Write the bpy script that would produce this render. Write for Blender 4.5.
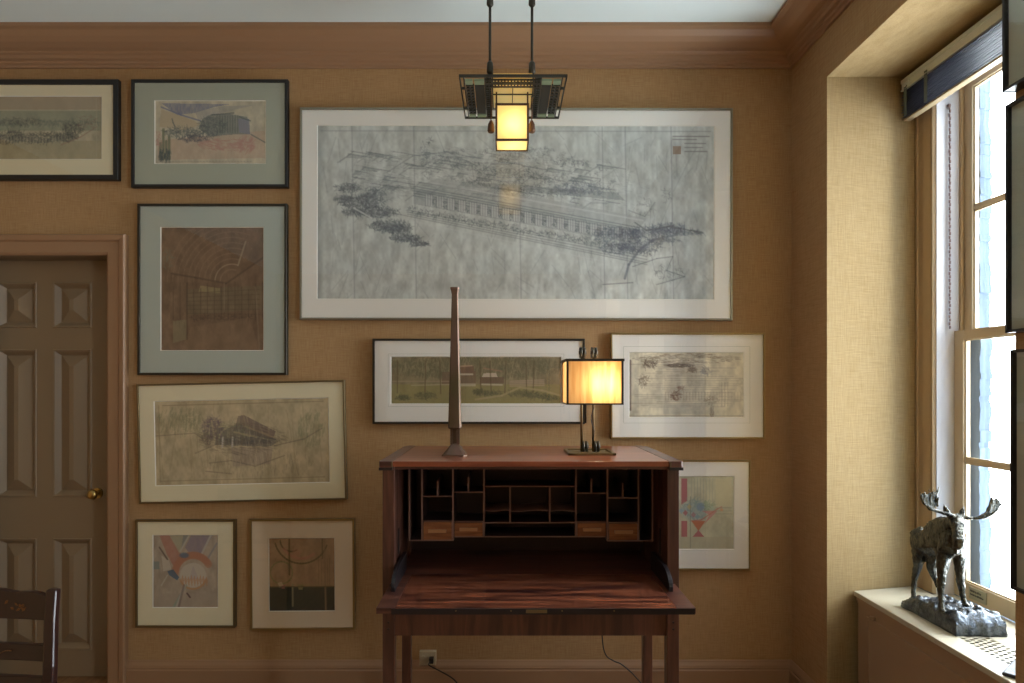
import bpy, bmesh, math, random
import numpy as np
from mathutils import Vector, Matrix, noise
random.seed(7); RNG = np.random.RandomState(5)
for o in list(bpy.data.objects): bpy.data.objects.remove(o)
C = bpy.context.scene.collection
R = math.radians
# ---------------------------------------------------------------- camera, world, exposure
F = 612.0; VX, VY = 503.0, 386.0; EYE = 1.475; DIST = 3.0
cam_d = bpy.data.cameras.new('camera'); cam = bpy.data.objects.new('camera', cam_d); C.objects.link(cam)
cam.location = (0, -DIST, EYE); cam.rotation_euler = (R(90), 0, 0)
cam_d.sensor_width = 36; cam_d.lens = F / 1024 * 36; cam_d.clip_start = .02
cam_d.shift_x = (512 - VX) / 1024; cam_d.shift_y = (VY - 341.5) / 1024
bpy.context.scene.camera = cam
SC = bpy.context.scene
SC.view_settings.view_transform = 'Standard'; SC.view_settings.look = 'None'
SC.view_settings.gamma = 1; SC.view_settings.use_curve_mapping = False
SC.view_settings.exposure = 2.42
SC.cycles.max_bounces = 16; SC.cycles.diffuse_bounces = 10; SC.cycles.glossy_bounces = 6; SC.cycles.transparent_max_bounces = 16
W = bpy.data.worlds.new('sky'); SC.world = W; W.use_nodes = True
bg = W.node_tree.nodes['Background']; bg.inputs[0].default_value = (.86, .94, 1, 1); bg.inputs[1].default_value = 4.2
WIN_Y = [(-.35, -1.29), (-2.45, -3.39), (-4.5, -5.44)]
for (a, b) in WIN_Y:                                     # portals: help the sky light find the window openings
    l = bpy.data.lights.new('daylight_portal', 'AREA'); l.shape = 'RECTANGLE'; l.size = 2.22; l.size_y = .94
    l.cycles.is_portal = True
    lo = bpy.data.objects.new('daylight_portal', l); C.objects.link(lo)
    lo.location = (2.06, (a + b) / 2, 1.69); lo.rotation_euler = (0, R(90), 0)

def P(px, py, z):                                        # photo pixel at distance z -> world point
    return Vector(((px - VX) / F * z, z - DIST, EYE - (py - VY) / F * z))
def s2l(c):
    c = np.asarray(c, float) / 255.
    return np.where(c <= .04045, c / 12.92, ((c + .055) / 1.055) ** 2.4)
def col(r, g, b): v = s2l((r, g, b)); return (float(v[0]), float(v[1]), float(v[2]), 1)

# ---------------------------------------------------------------- materials
def mat(name, c, rough=.6, metal=0, bump=0, bscale=(40, 40, 40), vary=0, vscale=(3, 3, 3), c2=None, spec=.5, coat=0):
    m = bpy.data.materials.new(name); m.use_nodes = True; nt = m.node_tree; N = nt.nodes; L = nt.links
    b = N['Principled BSDF']; b.inputs['Roughness'].default_value = rough; b.inputs['Metallic'].default_value = metal
    b.inputs['Specular IOR Level'].default_value = spec; b.inputs['Base Color'].default_value = c
    b.inputs['Coat Weight'].default_value = coat; b.inputs['Coat Roughness'].default_value = .12
    tc = N.new('ShaderNodeTexCoord')
    if vary or c2:
        mp = N.new('ShaderNodeMapping'); mp.inputs['Scale'].default_value = vscale
        nz = N.new('ShaderNodeTexNoise'); nz.inputs['Scale'].default_value = 1; nz.inputs['Detail'].default_value = 6
        rp = N.new('ShaderNodeValToRGB'); k = 1 - vary
        rp.color_ramp.elements[0].position = .3; rp.color_ramp.elements[1].position = .7
        rp.color_ramp.elements[0].color = c2 if c2 else (c[0] * k, c[1] * k, c[2] * k, 1); rp.color_ramp.elements[1].color = c
        L.new(tc.outputs['Object'], mp.inputs[0]); L.new(mp.outputs[0], nz.inputs['Vector'])
        L.new(nz.outputs['Fac'], rp.inputs[0]); L.new(rp.outputs[0], b.inputs['Base Color'])
    if bump:
        mp2 = N.new('ShaderNodeMapping'); mp2.inputs['Scale'].default_value = bscale
        n2 = N.new('ShaderNodeTexNoise'); n2.inputs['Scale'].default_value = 1; n2.inputs['Detail'].default_value = 4
        bp = N.new('ShaderNodeBump'); bp.inputs['Strength'].default_value = bump; bp.inputs['Distance'].default_value = .004
        L.new(tc.outputs['Object'], mp2.inputs[0]); L.new(mp2.outputs[0], n2.inputs['Vector'])
        L.new(n2.outputs['Fac'], bp.inputs['Height']); L.new(bp.outputs[0], b.inputs['Normal'])
    return m

def cloth_mat(name, c, c2):
    """woven grasscloth: two crossed thread noises plus broad wear"""
    m = bpy.data.materials.new(name); m.use_nodes = True; nt = m.node_tree; N = nt.nodes; L = nt.links
    b = N['Principled BSDF']; b.inputs['Roughness'].default_value = .9; b.inputs['Specular IOR Level'].default_value = .15
    tc = N.new('ShaderNodeTexCoord')
    outs = []
    for sc in ((260, 260, 14), (16, 16, 300), (1.6, 1.6, .5)):
        mp = N.new('ShaderNodeMapping'); mp.inputs['Scale'].default_value = sc
        nz = N.new('ShaderNodeTexNoise'); nz.inputs['Scale'].default_value = 1; nz.inputs['Detail'].default_value = 3
        L.new(tc.outputs['Object'], mp.inputs[0]); L.new(mp.outputs[0], nz.inputs['Vector']); outs.append(nz.outputs['Fac'])
    ad = N.new('ShaderNodeMath'); ad.operation = 'ADD'; L.new(outs[0], ad.inputs[0]); L.new(outs[1], ad.inputs[1])
    ad2 = N.new('ShaderNodeMath'); ad2.operation = 'ADD'; L.new(ad.outputs[0], ad2.inputs[0]); L.new(outs[2], ad2.inputs[1])
    mr = N.new('ShaderNodeMapRange'); mr.inputs[1].default_value = 1.1; mr.inputs[2].default_value = 1.9
    L.new(ad2.outputs[0], mr.inputs[0])
    mx = N.new('ShaderNodeMix'); mx.data_type = 'RGBA'; mx.inputs[6].default_value = c2; mx.inputs[7].default_value = c
    L.new(mr.outputs[0], mx.inputs[0]); L.new(mx.outputs[2], b.inputs['Base Color'])
    bp = N.new('ShaderNodeBump'); bp.inputs['Strength'].default_value = .35; bp.inputs['Distance'].default_value = .002
    L.new(ad.outputs[0], bp.inputs['Height']); L.new(bp.outputs[0], b.inputs['Normal'])
    return m

def wood_mat(name, c, c2, axis='x', rough=.35, scale=1., coat=.3):
    m = bpy.data.materials.new(name); m.use_nodes = True; nt = m.node_tree; N = nt.nodes; L = nt.links
    b = N['Principled BSDF']; b.inputs['Roughness'].default_value = rough
    b.inputs['Coat Weight'].default_value = coat; b.inputs['Coat Roughness'].default_value = .18
    tc = N.new('ShaderNodeTexCoord'); mp = N.new('ShaderNodeMapping')
    s = {'x': (2.2, 26, 26), 'y': (26, 2.2, 26), 'z': (26, 26, 2.2)}[axis]
    mp.inputs['Scale'].default_value = tuple(v * scale for v in s)
    nz = N.new('ShaderNodeTexNoise'); nz.inputs['Scale'].default_value = 1; nz.inputs['Detail'].default_value = 8
    nz.inputs['Distortion'].default_value = 1.2
    rp = N.new('ShaderNodeValToRGB'); rp.color_ramp.elements[0].position = .36; rp.color_ramp.elements[1].position = .66
    rp.color_ramp.elements[0].color = c2; rp.color_ramp.elements[1].color = c
    L.new(tc.outputs['Object'], mp.inputs[0]); L.new(mp.outputs[0], nz.inputs['Vector'])
    L.new(nz.outputs['Fac'], rp.inputs[0]); L.new(rp.outputs[0], b.inputs['Base Color'])
    bp = N.new('ShaderNodeBump'); bp.inputs['Strength'].default_value = .08; bp.inputs['Distance'].default_value = .002
    L.new(nz.outputs['Fac'], bp.inputs['Height']); L.new(bp.outputs[0], b.inputs['Normal'])
    return m

def glass_mat(name, ior=1.45, rough=.0, k=1.):
    m = bpy.data.materials.new(name); m.use_nodes = True; nt = m.node_tree; N = nt.nodes; L = nt.links
    for n in list(N): N.remove(n)
    out = N.new('ShaderNodeOutputMaterial'); mx = N.new('ShaderNodeMixShader'); fr = N.new('ShaderNodeFresnel')
    fr.inputs[0].default_value = ior; tr = N.new('ShaderNodeBsdfTransparent'); gl = N.new('ShaderNodeBsdfGlossy')
    gl.inputs['Roughness'].default_value = rough
    mu = N.new('ShaderNodeMath'); mu.operation = 'MULTIPLY'; mu.inputs[1].default_value = k
    ge = N.new('ShaderNodeNewGeometry'); mr = N.new('ShaderNodeMapRange'); mr.inputs[3].default_value = ior; mr.inputs[4].default_value = 1 / ior
    L.new(ge.outputs['Backfacing'], mr.inputs[0]); L.new(mr.outputs[0], fr.inputs[0])   # same reflectance from both faces of the thin sheet
    L.new(fr.outputs[0], mu.inputs[0]); L.new(mu.outputs[0], mx.inputs[0]); L.new(tr.outputs[0], mx.inputs[1]); L.new(gl.outputs[0], mx.inputs[2])
    L.new(mx.outputs[0], out.inputs[0]); return m

def shade_mat(name, c, c2, vs, diff=.35):
    m = bpy.data.materials.new(name); m.use_nodes = True; nt = m.node_tree; N = nt.nodes; L = nt.links
    for n in list(N): N.remove(n)
    out = N.new('ShaderNodeOutputMaterial'); mx = N.new('ShaderNodeMixShader'); mx.inputs[0].default_value = diff
    t = N.new('ShaderNodeBsdfTranslucent'); d = N.new('ShaderNodeBsdfDiffuse')
    tc = N.new('ShaderNodeTexCoord'); mp = N.new('ShaderNodeMapping'); mp.inputs['Scale'].default_value = vs
    nz = N.new('ShaderNodeTexNoise'); nz.inputs['Scale'].default_value = 1; nz.inputs['Detail'].default_value = 3
    rp = N.new('ShaderNodeValToRGB'); rp.color_ramp.elements[0].position = .35; rp.color_ramp.elements[1].position = .65
    rp.color_ramp.elements[0].color = c2; rp.color_ramp.elements[1].color = c
    L.new(tc.outputs['Object'], mp.inputs[0]); L.new(mp.outputs[0], nz.inputs['Vector']); L.new(nz.outputs['Fac'], rp.inputs[0])
    L.new(rp.outputs[0], t.inputs[0]); L.new(rp.outputs[0], d.inputs[0])
    L.new(t.outputs[0], mx.inputs[1]); L.new(d.outputs[0], mx.inputs[2]); L.new(mx.outputs[0], out.inputs[0]); return m

M = dict(
    wall=cloth_mat('grasscloth', col(179, 146, 106), col(151, 118, 80)),
    reveal=cloth_mat('reveal_cloth_dimmed', col(158, 136, 98), col(134, 112, 76)),  # same cloth as the walls; daylight tint and dimming put into the colour
    trim=mat('trim_paint', col(152, 118, 88), .45, bump=.05),
    door=mat('door_paint', col(132, 112, 86), .5, bump=.04),
    ceiling=mat('ceiling_plaster', col(222, 234, 232), .9, vary=.06, vscale=(1, 1, 1)),
    floor=wood_mat('floor_boards', col(160, 118, 80), col(120, 84, 54), 'y', .4, .6),
    winwood=mat('window_wood', col(190, 170, 136), .5, vary=.12, vscale=(6, 6, 2)),
    brownwood=mat('casing_wood', col(170, 144, 108), .5, vary=.15, vscale=(20, 20, 2)),
    whitejamb=mat('jamb_paint', col(190, 186, 184), .5, vary=.05),
    sill=mat('sill_paint', col(184, 176, 154), .4, vary=.06, vscale=(4, 4, 4)),
    cover=mat('cover_paint', col(158, 130, 102), .5),
    masonry=mat('blue_grey_masonry', col(112, 128, 146), .9, bump=.6, bscale=(60, 60, 12), vary=.35, vscale=(30, 30, 3)),
    desk=wood_mat('desk_wood', col(100, 60, 46), col(62, 34, 27), 'x', .34),
    deskv=wood_mat('desk_wood_upright', col(98, 60, 45), col(64, 37, 28), 'z', .36),
    leaf=wood_mat('figured_desk_wood', col(132, 74, 50), col(44, 22, 20), 'x', .26, 1.5, .5),
    top=wood_mat('desk_top_wood_lit', col(146, 78, 48), col(112, 54, 34), 'x', .28, 1, .5),  # desk wood made paler, with the lamplight on the top in its colour
    deskdark=mat('dark_edge_wood', col(26, 20, 22), .4),
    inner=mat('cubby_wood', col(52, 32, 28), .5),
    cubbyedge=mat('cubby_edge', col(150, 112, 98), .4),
    drawer=wood_mat('drawer_wood', col(176, 112, 66), col(130, 74, 42), 'x', .4, 1.5, .2),
    handle=mat('handle_wood', col(196, 140, 92), .3, coat=.4),
    brass=mat('brass', col(186, 158, 96), .28, 1),
    dullbrass=mat('dull_brass', col(120, 104, 74), .45, .8),
    black=mat('black_paint', col(24, 24, 24), .4),
    charcoal=mat('charcoal_metal', col(60, 56, 48), .4, .6),
    silver=mat('brushed_silver_frame', col(150, 146, 130), .35, .8),
    goldf=mat('pale_gold_frame', col(156, 134, 88), .35, .8),
    matwhite=mat('mat_white', col(242, 240, 232), .9), matcream=mat('mat_cream', col(230, 222, 190), .9),
    matbeige=mat('mat_beige', col(224, 208, 182), .9),
    matgreen=mat('mat_sage', col(172, 178, 160), .9), matblue=mat('mat_blue_grey', col(180, 190, 180), .9),
    bevel=mat('mat_bevel', col(236, 234, 224), .8),
    pglass=glass_mat('picture_glass', 1.5, .0, 1.9), wglass=glass_mat('window_glass', 1.45),
    copper=mat('patinated_copper', col(118, 88, 78), .42, .6, vary=.5, vscale=(14, 14, 5), c2=col(88, 78, 52)),
    bronze=mat('dark_bronze', col(66, 62, 54), .4, .8),
    verd=mat('green_patina', col(124, 138, 108), .5, .3), rust=mat('rust_brown_metal', col(92, 66, 50), .5, .5),
    moose=mat('moose_bronze', col(92, 91, 82), .27, .85, bump=1., bscale=(150, 150, 60), c2=col(40, 42, 40), vscale=(60, 60, 24)),
    rock=mat('bronze_rock', col(116, 122, 128), .25, .85, bump=1., bscale=(130, 130, 130), c2=col(50, 54, 58), vscale=(50, 50, 50)),
    slat=mat('navy_slats', col(60, 66, 82), .5), rail=mat('blind_rail', col(146, 130, 102), .4),
    headrail=mat('headrail_metal', col(216, 224, 222), .3, .1), tape=mat('ladder_tape', col(96, 108, 104), .8),
    chain=mat('sash_chain', col(132, 108, 100), .45, .5),
    plastic=mat('outlet_plastic', col(186, 170, 140), .4), cord=mat('cord_rubber', col(30, 26, 24), .5),
    chair=mat('chair_lacquer', col(40, 20, 18), .28, coat=.3), stencil=mat('gold_stencil', col(112, 74, 38), .45, .3),
    amber=shade_mat('amber_mica', col(244, 206, 146), col(226, 172, 108), (60, 60, 5), .25),
    cream=shade_mat('cream_glass', col(255, 232, 170), col(255, 226, 156), (8, 8, 8), .25),
    shadow=mat('dark_void', col(20, 16, 14), .9), label=mat('plaque_metal', col(150, 146, 120), .5),
    ink=mat('plaque_ink', col(50, 48, 44), .6), boxb=mat('black_leatherette', col(30, 32, 40), .5, bump=.3, bscale=(300, 300, 300)),
)

# ---------------------------------------------------------------- mesh helpers
class MB:
    def __init__(s): s.bm = bmesh.new(); s.mi = 0
    def box(s, x0, x1, y0, y1, z0, z1, mi=0):
        vs = [s.bm.verts.new((x, y, z)) for x in (x0, x1) for y in (y0, y1) for z in (z0, z1)]
        for f in ((0, 1, 3, 2), (4, 6, 7, 5), (0, 4, 5, 1), (2, 3, 7, 6), (0, 2, 6, 4), (1, 5, 7, 3)):
            s.bm.faces.new([vs[i] for i in f]).material_index = mi
        return s
    def quad(s, a, b, c, d, mi=0):
        s.bm.faces.new([s.bm.verts.new(p) for p in (a, b, c, d)]).material_index = mi; return s
    def prism(s, pts, off, mi=0):
        """closed polygon of 3D points, extruded by vector off"""
        off = Vector(off); a = [s.bm.verts.new(p) for p in pts]; b = [s.bm.verts.new(Vector(p) + off) for p in pts]
        n = len(pts); s.bm.faces.new(a).material_index = mi; s.bm.faces.new(b[::-1]).material_index = mi
        for i in range(n): s.bm.faces.new((a[i], b[i], b[(i + 1) % n], a[(i + 1) % n])).material_index = mi
        return s
    def tube(s, pts, rads, seg=10, mi=0):
        pts = [Vector(p) for p in pts]
        if not hasattr(rads, '__len__'): rads = [rads] * len(pts)
        rings = []; up = Vector((0, 0, 1))
        for i, p in enumerate(pts):
            d = (pts[min(i + 1, len(pts) - 1)] - pts[max(i - 1, 0)]).normalized()
            a = d.cross(up)
            if a.length < .1: a = d.cross(Vector((0, 1, 0)))
            a.normalize(); b = d.cross(a)
            rings.append([s.bm.verts.new(p + (a * math.cos(t) + b * math.sin(t)) * rads[i]) for t in [2 * math.pi * k / seg for k in range(seg)]])
        for r0, r1 in zip(rings, rings[1:]):
            for k in range(seg):
                f = s.bm.faces.new((r0[k], r0[(k + 1) % seg], r1[(k + 1) % seg], r1[k])); f.smooth = True; f.material_index = mi
        s.bm.faces.new(rings[0][::-1]).material_index = mi; s.bm.faces.new(rings[-1]).material_index = mi
        return s
    def loft(s, rings, mi=0, smooth=False, cap0=True):
        rr = [[s.bm.verts.new(p) for p in r] for r in rings]; n = len(rr[0])
        for r0, r1 in zip(rr, rr[1:]):
            for k in range(n):
                f = s.bm.faces.new((r0[k], r0[(k + 1) % n], r1[(k + 1) % n], r1[k])); f.smooth = smooth; f.material_index = mi
        if cap0: s.bm.faces.new(rr[0][::-1]).material_index = mi
        s.bm.faces.new(rr[-1]).material_index = mi
        return s
    def sweep(s, prof, fn, ts, closed=True, mi=0):
        """prof: list of 2D points; fn(u,v,t)->3D"""
        rr = [[s.bm.verts.new(fn(u, v, t)) for (u, v) in prof] for t in ts]; n = len(prof)
        for r0, r1 in zip(rr, rr[1:]):
            for k in range(n if closed else n - 1):
                s.bm.faces.new((r0[k], r0[(k + 1) % n], r1[(k + 1) % n], r1[k])).material_index = mi
        if closed: s.bm.faces.new(rr[0][::-1]); s.bm.faces.new(rr[-1])
        return s
    def ball(s, c, r, sub=2, scale=(1, 1, 1), rot=None, mi=0):
        m = Matrix.Translation(c) @ (rot.to_matrix().to_4x4() if rot else Matrix()) @ Matrix.Diagonal((r * scale[0], r * scale[1], r * scale[2], 1))
        g = bmesh.ops.create_icosphere(s.bm, subdivisions=sub, radius=1, matrix=m)
        for v in g['verts']:
            for f in v.link_faces: f.smooth = True; f.material_index = mi
        return s
    def limb(s, pts, rads):
        pts = [Vector(p) for p in pts]
        for i in range(len(pts) - 1):
            L = (pts[i + 1] - pts[i]).length; n = max(2, int(L / (min(rads[i], rads[i + 1]) * .4)))
            for k in range(n + 1):
                t = k / n; s.ball(pts[i].lerp(pts[i + 1], t), rads[i] * (1 - t) + rads[i + 1] * t, 1)
        return s
    def build(s, name, m, parent=None, bevel=0, kind=None, ms=None):
        off = Vector(parent_origin(parent)) if parent else Vector((0, 0, 0))
        if off.length: bmesh.ops.translate(s.bm, verts=s.bm.verts, vec=-off)
        bmesh.ops.recalc_face_normals(s.bm, faces=s.bm.faces)
        me = bpy.data.meshes.new(name); s.bm.to_mesh(me); s.bm.free()
        for mm in ([m] if not ms else ms): me.materials.append(mm)
        o = bpy.data.objects.new(name, me); C.objects.link(o)
        if parent: o.parent = parent
        if bevel:
            b = o.modifiers.new('bevel', 'BEVEL'); b.width = bevel; b.segments = 2; b.limit_method = 'ANGLE'
        if kind: o['kind'] = kind
        return o
def parent_origin(p):
    v = Vector((0, 0, 0))
    while p: v += p.location; p = p.parent
    return v
def thing(name, label, cat, loc=(0, 0, 0), group=None):
    o = bpy.data.objects.new(name, None); C.objects.link(o); o.location = loc; o.empty_display_size = .05
    o['label'] = label; o['category'] = cat
    if group: o['group'] = group
    return o
def tag(o, label, cat, group=None):
    o['label'] = label; o['category'] = cat
    if group: o['group'] = group
    return o
def struct_root(name, loc=(0, 0, 0)):
    o = bpy.data.objects.new(name, None); C.objects.link(o); o.location = loc; o['kind'] = 'structure'; return o
def perforated(b, x0, x1, y0, y1, z0, z1, nx, ny, fx=.6, fy=.6, stagger=False):
    """slab in the XY plane pierced by nx x ny holes, made of bars"""
    dx = (x1 - x0) / nx; dy = (y1 - y0) / ny
    for i in range(nx + 1):
        w = dx * (1 - fx) / 2; x = x0 + i * dx
        b.box(max(x0, x - w), min(x1, x + w), y0, y1, z0, z1)
    for j in range(ny + 1):
        w = dy * (1 - fy) / 2
        for i in range(nx):
            y = y0 + (j + (.5 if stagger and i % 2 else 0)) * dy
            if y > y1: continue
            b.box(x0 + i * dx, x0 + (i + 1) * dx, max(y0, y - w), min(y1, y + w), z0 + .0002, z1 - .0002)
    return b

# ---------------------------------------------------------------- room shell
XR = 1.415; XL = -3.4; YB = -6.2; ZC = 3.152
MB().box(XL - .1, 2.2, YB - .1, .3, -.1, 0).build('floor', M['floor'], kind='structure')
MB().box(XL - .1, 2.2, YB - .1, .1, ZC, ZC + .1).build('ceiling', M['ceiling'], kind='structure')
# back wall with the door opening
DX0, DX1, DZ = (-18 - VX) / 204, (108.5 - VX) / 204, EYE - (255.5 - VY) / 204.
w = MB(); w.box(XL - .1, DX0, 0, .1, 0, ZC); w.box(DX1, 2.2, 0, .1, 0, ZC); w.box(DX0, DX1, 0, .1, DZ, ZC)
w.build('wall_back', M['wall'], kind='structure')
MB().box(XL - .1, XL, YB, 0, 0, ZC).build('wall_left', M['wall'], kind='structure')
MB().box(XL, 2.2, YB - .1, YB, 0, ZC).build('wall_rear', M['wall'], kind='structure')
# right wall: piers, splayed reveals, soffits
RZ, RZ2, XI = 2.825, 2.87, 1.858
w = MB(); prev = 0.
for (a, b) in WIN_Y:
    ya, yb = a + .023, b - .02                           # edges of the recess on the room face
    w.quad((XR, prev, 0), (XR, ya, 0), (XR, ya, ZC), (XR, prev, ZC))
    w.quad((XR, ya, RZ), (XR, yb, RZ), (XR, yb, ZC), (XR, ya, ZC)); prev = yb
w.quad((XR, prev, 0), (XR, YB, 0), (XR, YB, ZC), (XR, prev, ZC))
w.build('wall_right', M['wall'], kind='structure')
for k, (a, b) in enumerate(WIN_Y):
    ya, yb = a + .023, b - .02; ia, ib = a + .11, b - .11; w = MB()
    w.quad((XR, ya, 0), (XI, ia, 0), (XI, ia, RZ2), (XR, ya, RZ))
    w.quad((XR, yb, 0), (XI, ib, 0), (XI, ib, RZ2), (XR, yb, RZ))
    w.quad((XR, ya, RZ), (XI, ia, RZ2), (XI, ib, RZ2), (XR, yb, RZ))
    w.build('wall_right_reveal_%d' % (k + 1), M['reveal'], kind='structure')
w = MB(); prev = .1; X0, X1 = 1.90, 2.07
for (a, b) in WIN_Y:
    w.box(X0, X1, a + .0, prev, 0, ZC); w.box(X0, X1, b, a, 0, .552); w.box(X0, X1, b, a, 2.81, ZC); prev = b
w.box(X0, X1, YB, prev, 0, ZC)
w.build('wall_right_outer', M['masonry'], kind='structure')
# crown moulding, back and right
crown = [(0, 3.03), (.012, 3.03), (.014, 3.042), (.024, 3.046), (.026, 3.056), (.04, 3.06), (.044, 3.074), (.056, 3.078),
         (.062, 3.084), (.085, 3.088), (.115, 3.098), (.14, 3.112), (.16, 3.13), (.172, 3.134), (.18, 3.136), (.18, ZC), (0, ZC)]
MB().sweep(crown, lambda u, v, t: ((XL if t == 0 else XR - u), -u, v), (0, 1)).build('trim_1', M['trim'], kind='structure')
MB().sweep(crown, lambda u, v, t: (XR - u, (-u if t == 0 else YB), v), (0, 1)).build('trim_2', M['trim'], kind='structure')
base = [(0, 0), (.022, 0), (.022, .088), (.018, .094), (.02, .1), (.016, .112), (.008, .124), (.004, .132), (0, .134)]
BX0 = (127 - VX) / 204
MB().sweep(base, lambda u, v, t: ((BX0 if t == 0 else XR - u), -u, v), (0, 1)).build('baseboard_back', M['trim'], kind='structure')
MB().sweep(base, lambda u, v, t: (XR - u, (-u if t == 0 else -.327), v), (0, 1)).build('baseboard_right', M['trim'], kind='structure')
# door casing and door
cw = .098; cp = [(0, 0), (0, .012), (.012, .02), (.062, .02), (.07, .03), (cw - .006, .034), (cw, .028), (cw, 0)]
c = MB()
def casing(u, v, t):   # u outward from opening, v projection
    if t == 0: return (DX1 + u, -v, 0)
    if t == 1: return (DX1 + u, -v, DZ + u)
    if t == 2: return (DX0 - u, -v, DZ + u)
    return (DX0 - u, -v, 0)
c.sweep(cp, casing, (0, 1, 2, 3)); c.build('trim_3', M['trim'], kind='structure')
jb = MB(); jb.box(DX1 - .002, DX1 + .03, 0, .2, 0, DZ); jb.box(DX0 - .03, DX0 + .002, 0, .2, 0, DZ); jb.box(DX0, DX1, .001, .2, DZ - .002, DZ + .03)
jb.box(DX0 - .2, DX1 + .2, .2, .22, -.05, DZ + .2); jb.build('trim_4', M['door'], kind='structure')
DY = .1
d = MB(); d.box(DX0 + .003, DX1 - .003, DY + .019, DY + .05, .004, DZ - .004)
s197 = 612 / (DIST + DY)
def dx(px): return (px - VX) / s197
def dz(py): return EYE - (py - VY) / s197
cols = [(-2, 37), (53, 92)]; rows = [(282, 328), (349, 497), (538, 650)]
xs = [DX0 + .003] + [dx(v) for c_ in cols for v in c_] + [DX1 - .003]
zs = [DZ - .004] + [dz(v) for r_ in rows for v in r_] + [.004]
for i in range(0, 5, 2): d.box(xs[i], xs[i + 1], DY, DY + .019, .004, DZ - .004)
for j in range(0, 7, 2):
    for (i0, i1) in ((1, 2), (3, 4)): d.box(xs[i0], xs[i1], DY, DY + .019, zs[j + 1], zs[j])
def ring(x0, x1, z0, z1, y): return [(x0, y, z0), (x1, y, z0), (x1, y, z1), (x0, y, z1)]
for (i0, i1) in ((1, 2), (3, 4)):
    for j in (1, 3, 5):
        x0, x1, z1, z0 = xs[i0], xs[i1], zs[j], zs[j + 1]
        steps = [(0, DY - .0), (.004, DY - .005), (.011, DY - .003), (.030, DY + .018), (.034, DY + .018), (.088, DY - .008)]
        rr = []
        for (i_, y) in steps: rr.append(ring(x0 + i_, x1 - i_, z0 + i_, z1 - i_, y))
        d.loft(rr, cap0=False)
door = d.build('door_1', M['door'], kind='structure')
k = MB(); kc = Vector((dx(98), DY, dz(493)))
k.tube([kc, kc + Vector((0, -.006, 0))], .026, 20)
k.tube([kc, kc + Vector((0, -.02, 0)), kc + Vector((0, -.03, 0)), kc + Vector((0, -.042, 0)), kc + Vector((0, -.054, 0)), kc + Vector((0, -.06, 0))],
       [.011, .011, .018, .026, .022, .008], 20)
k.build('door_handle', M['brass'], door)

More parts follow.
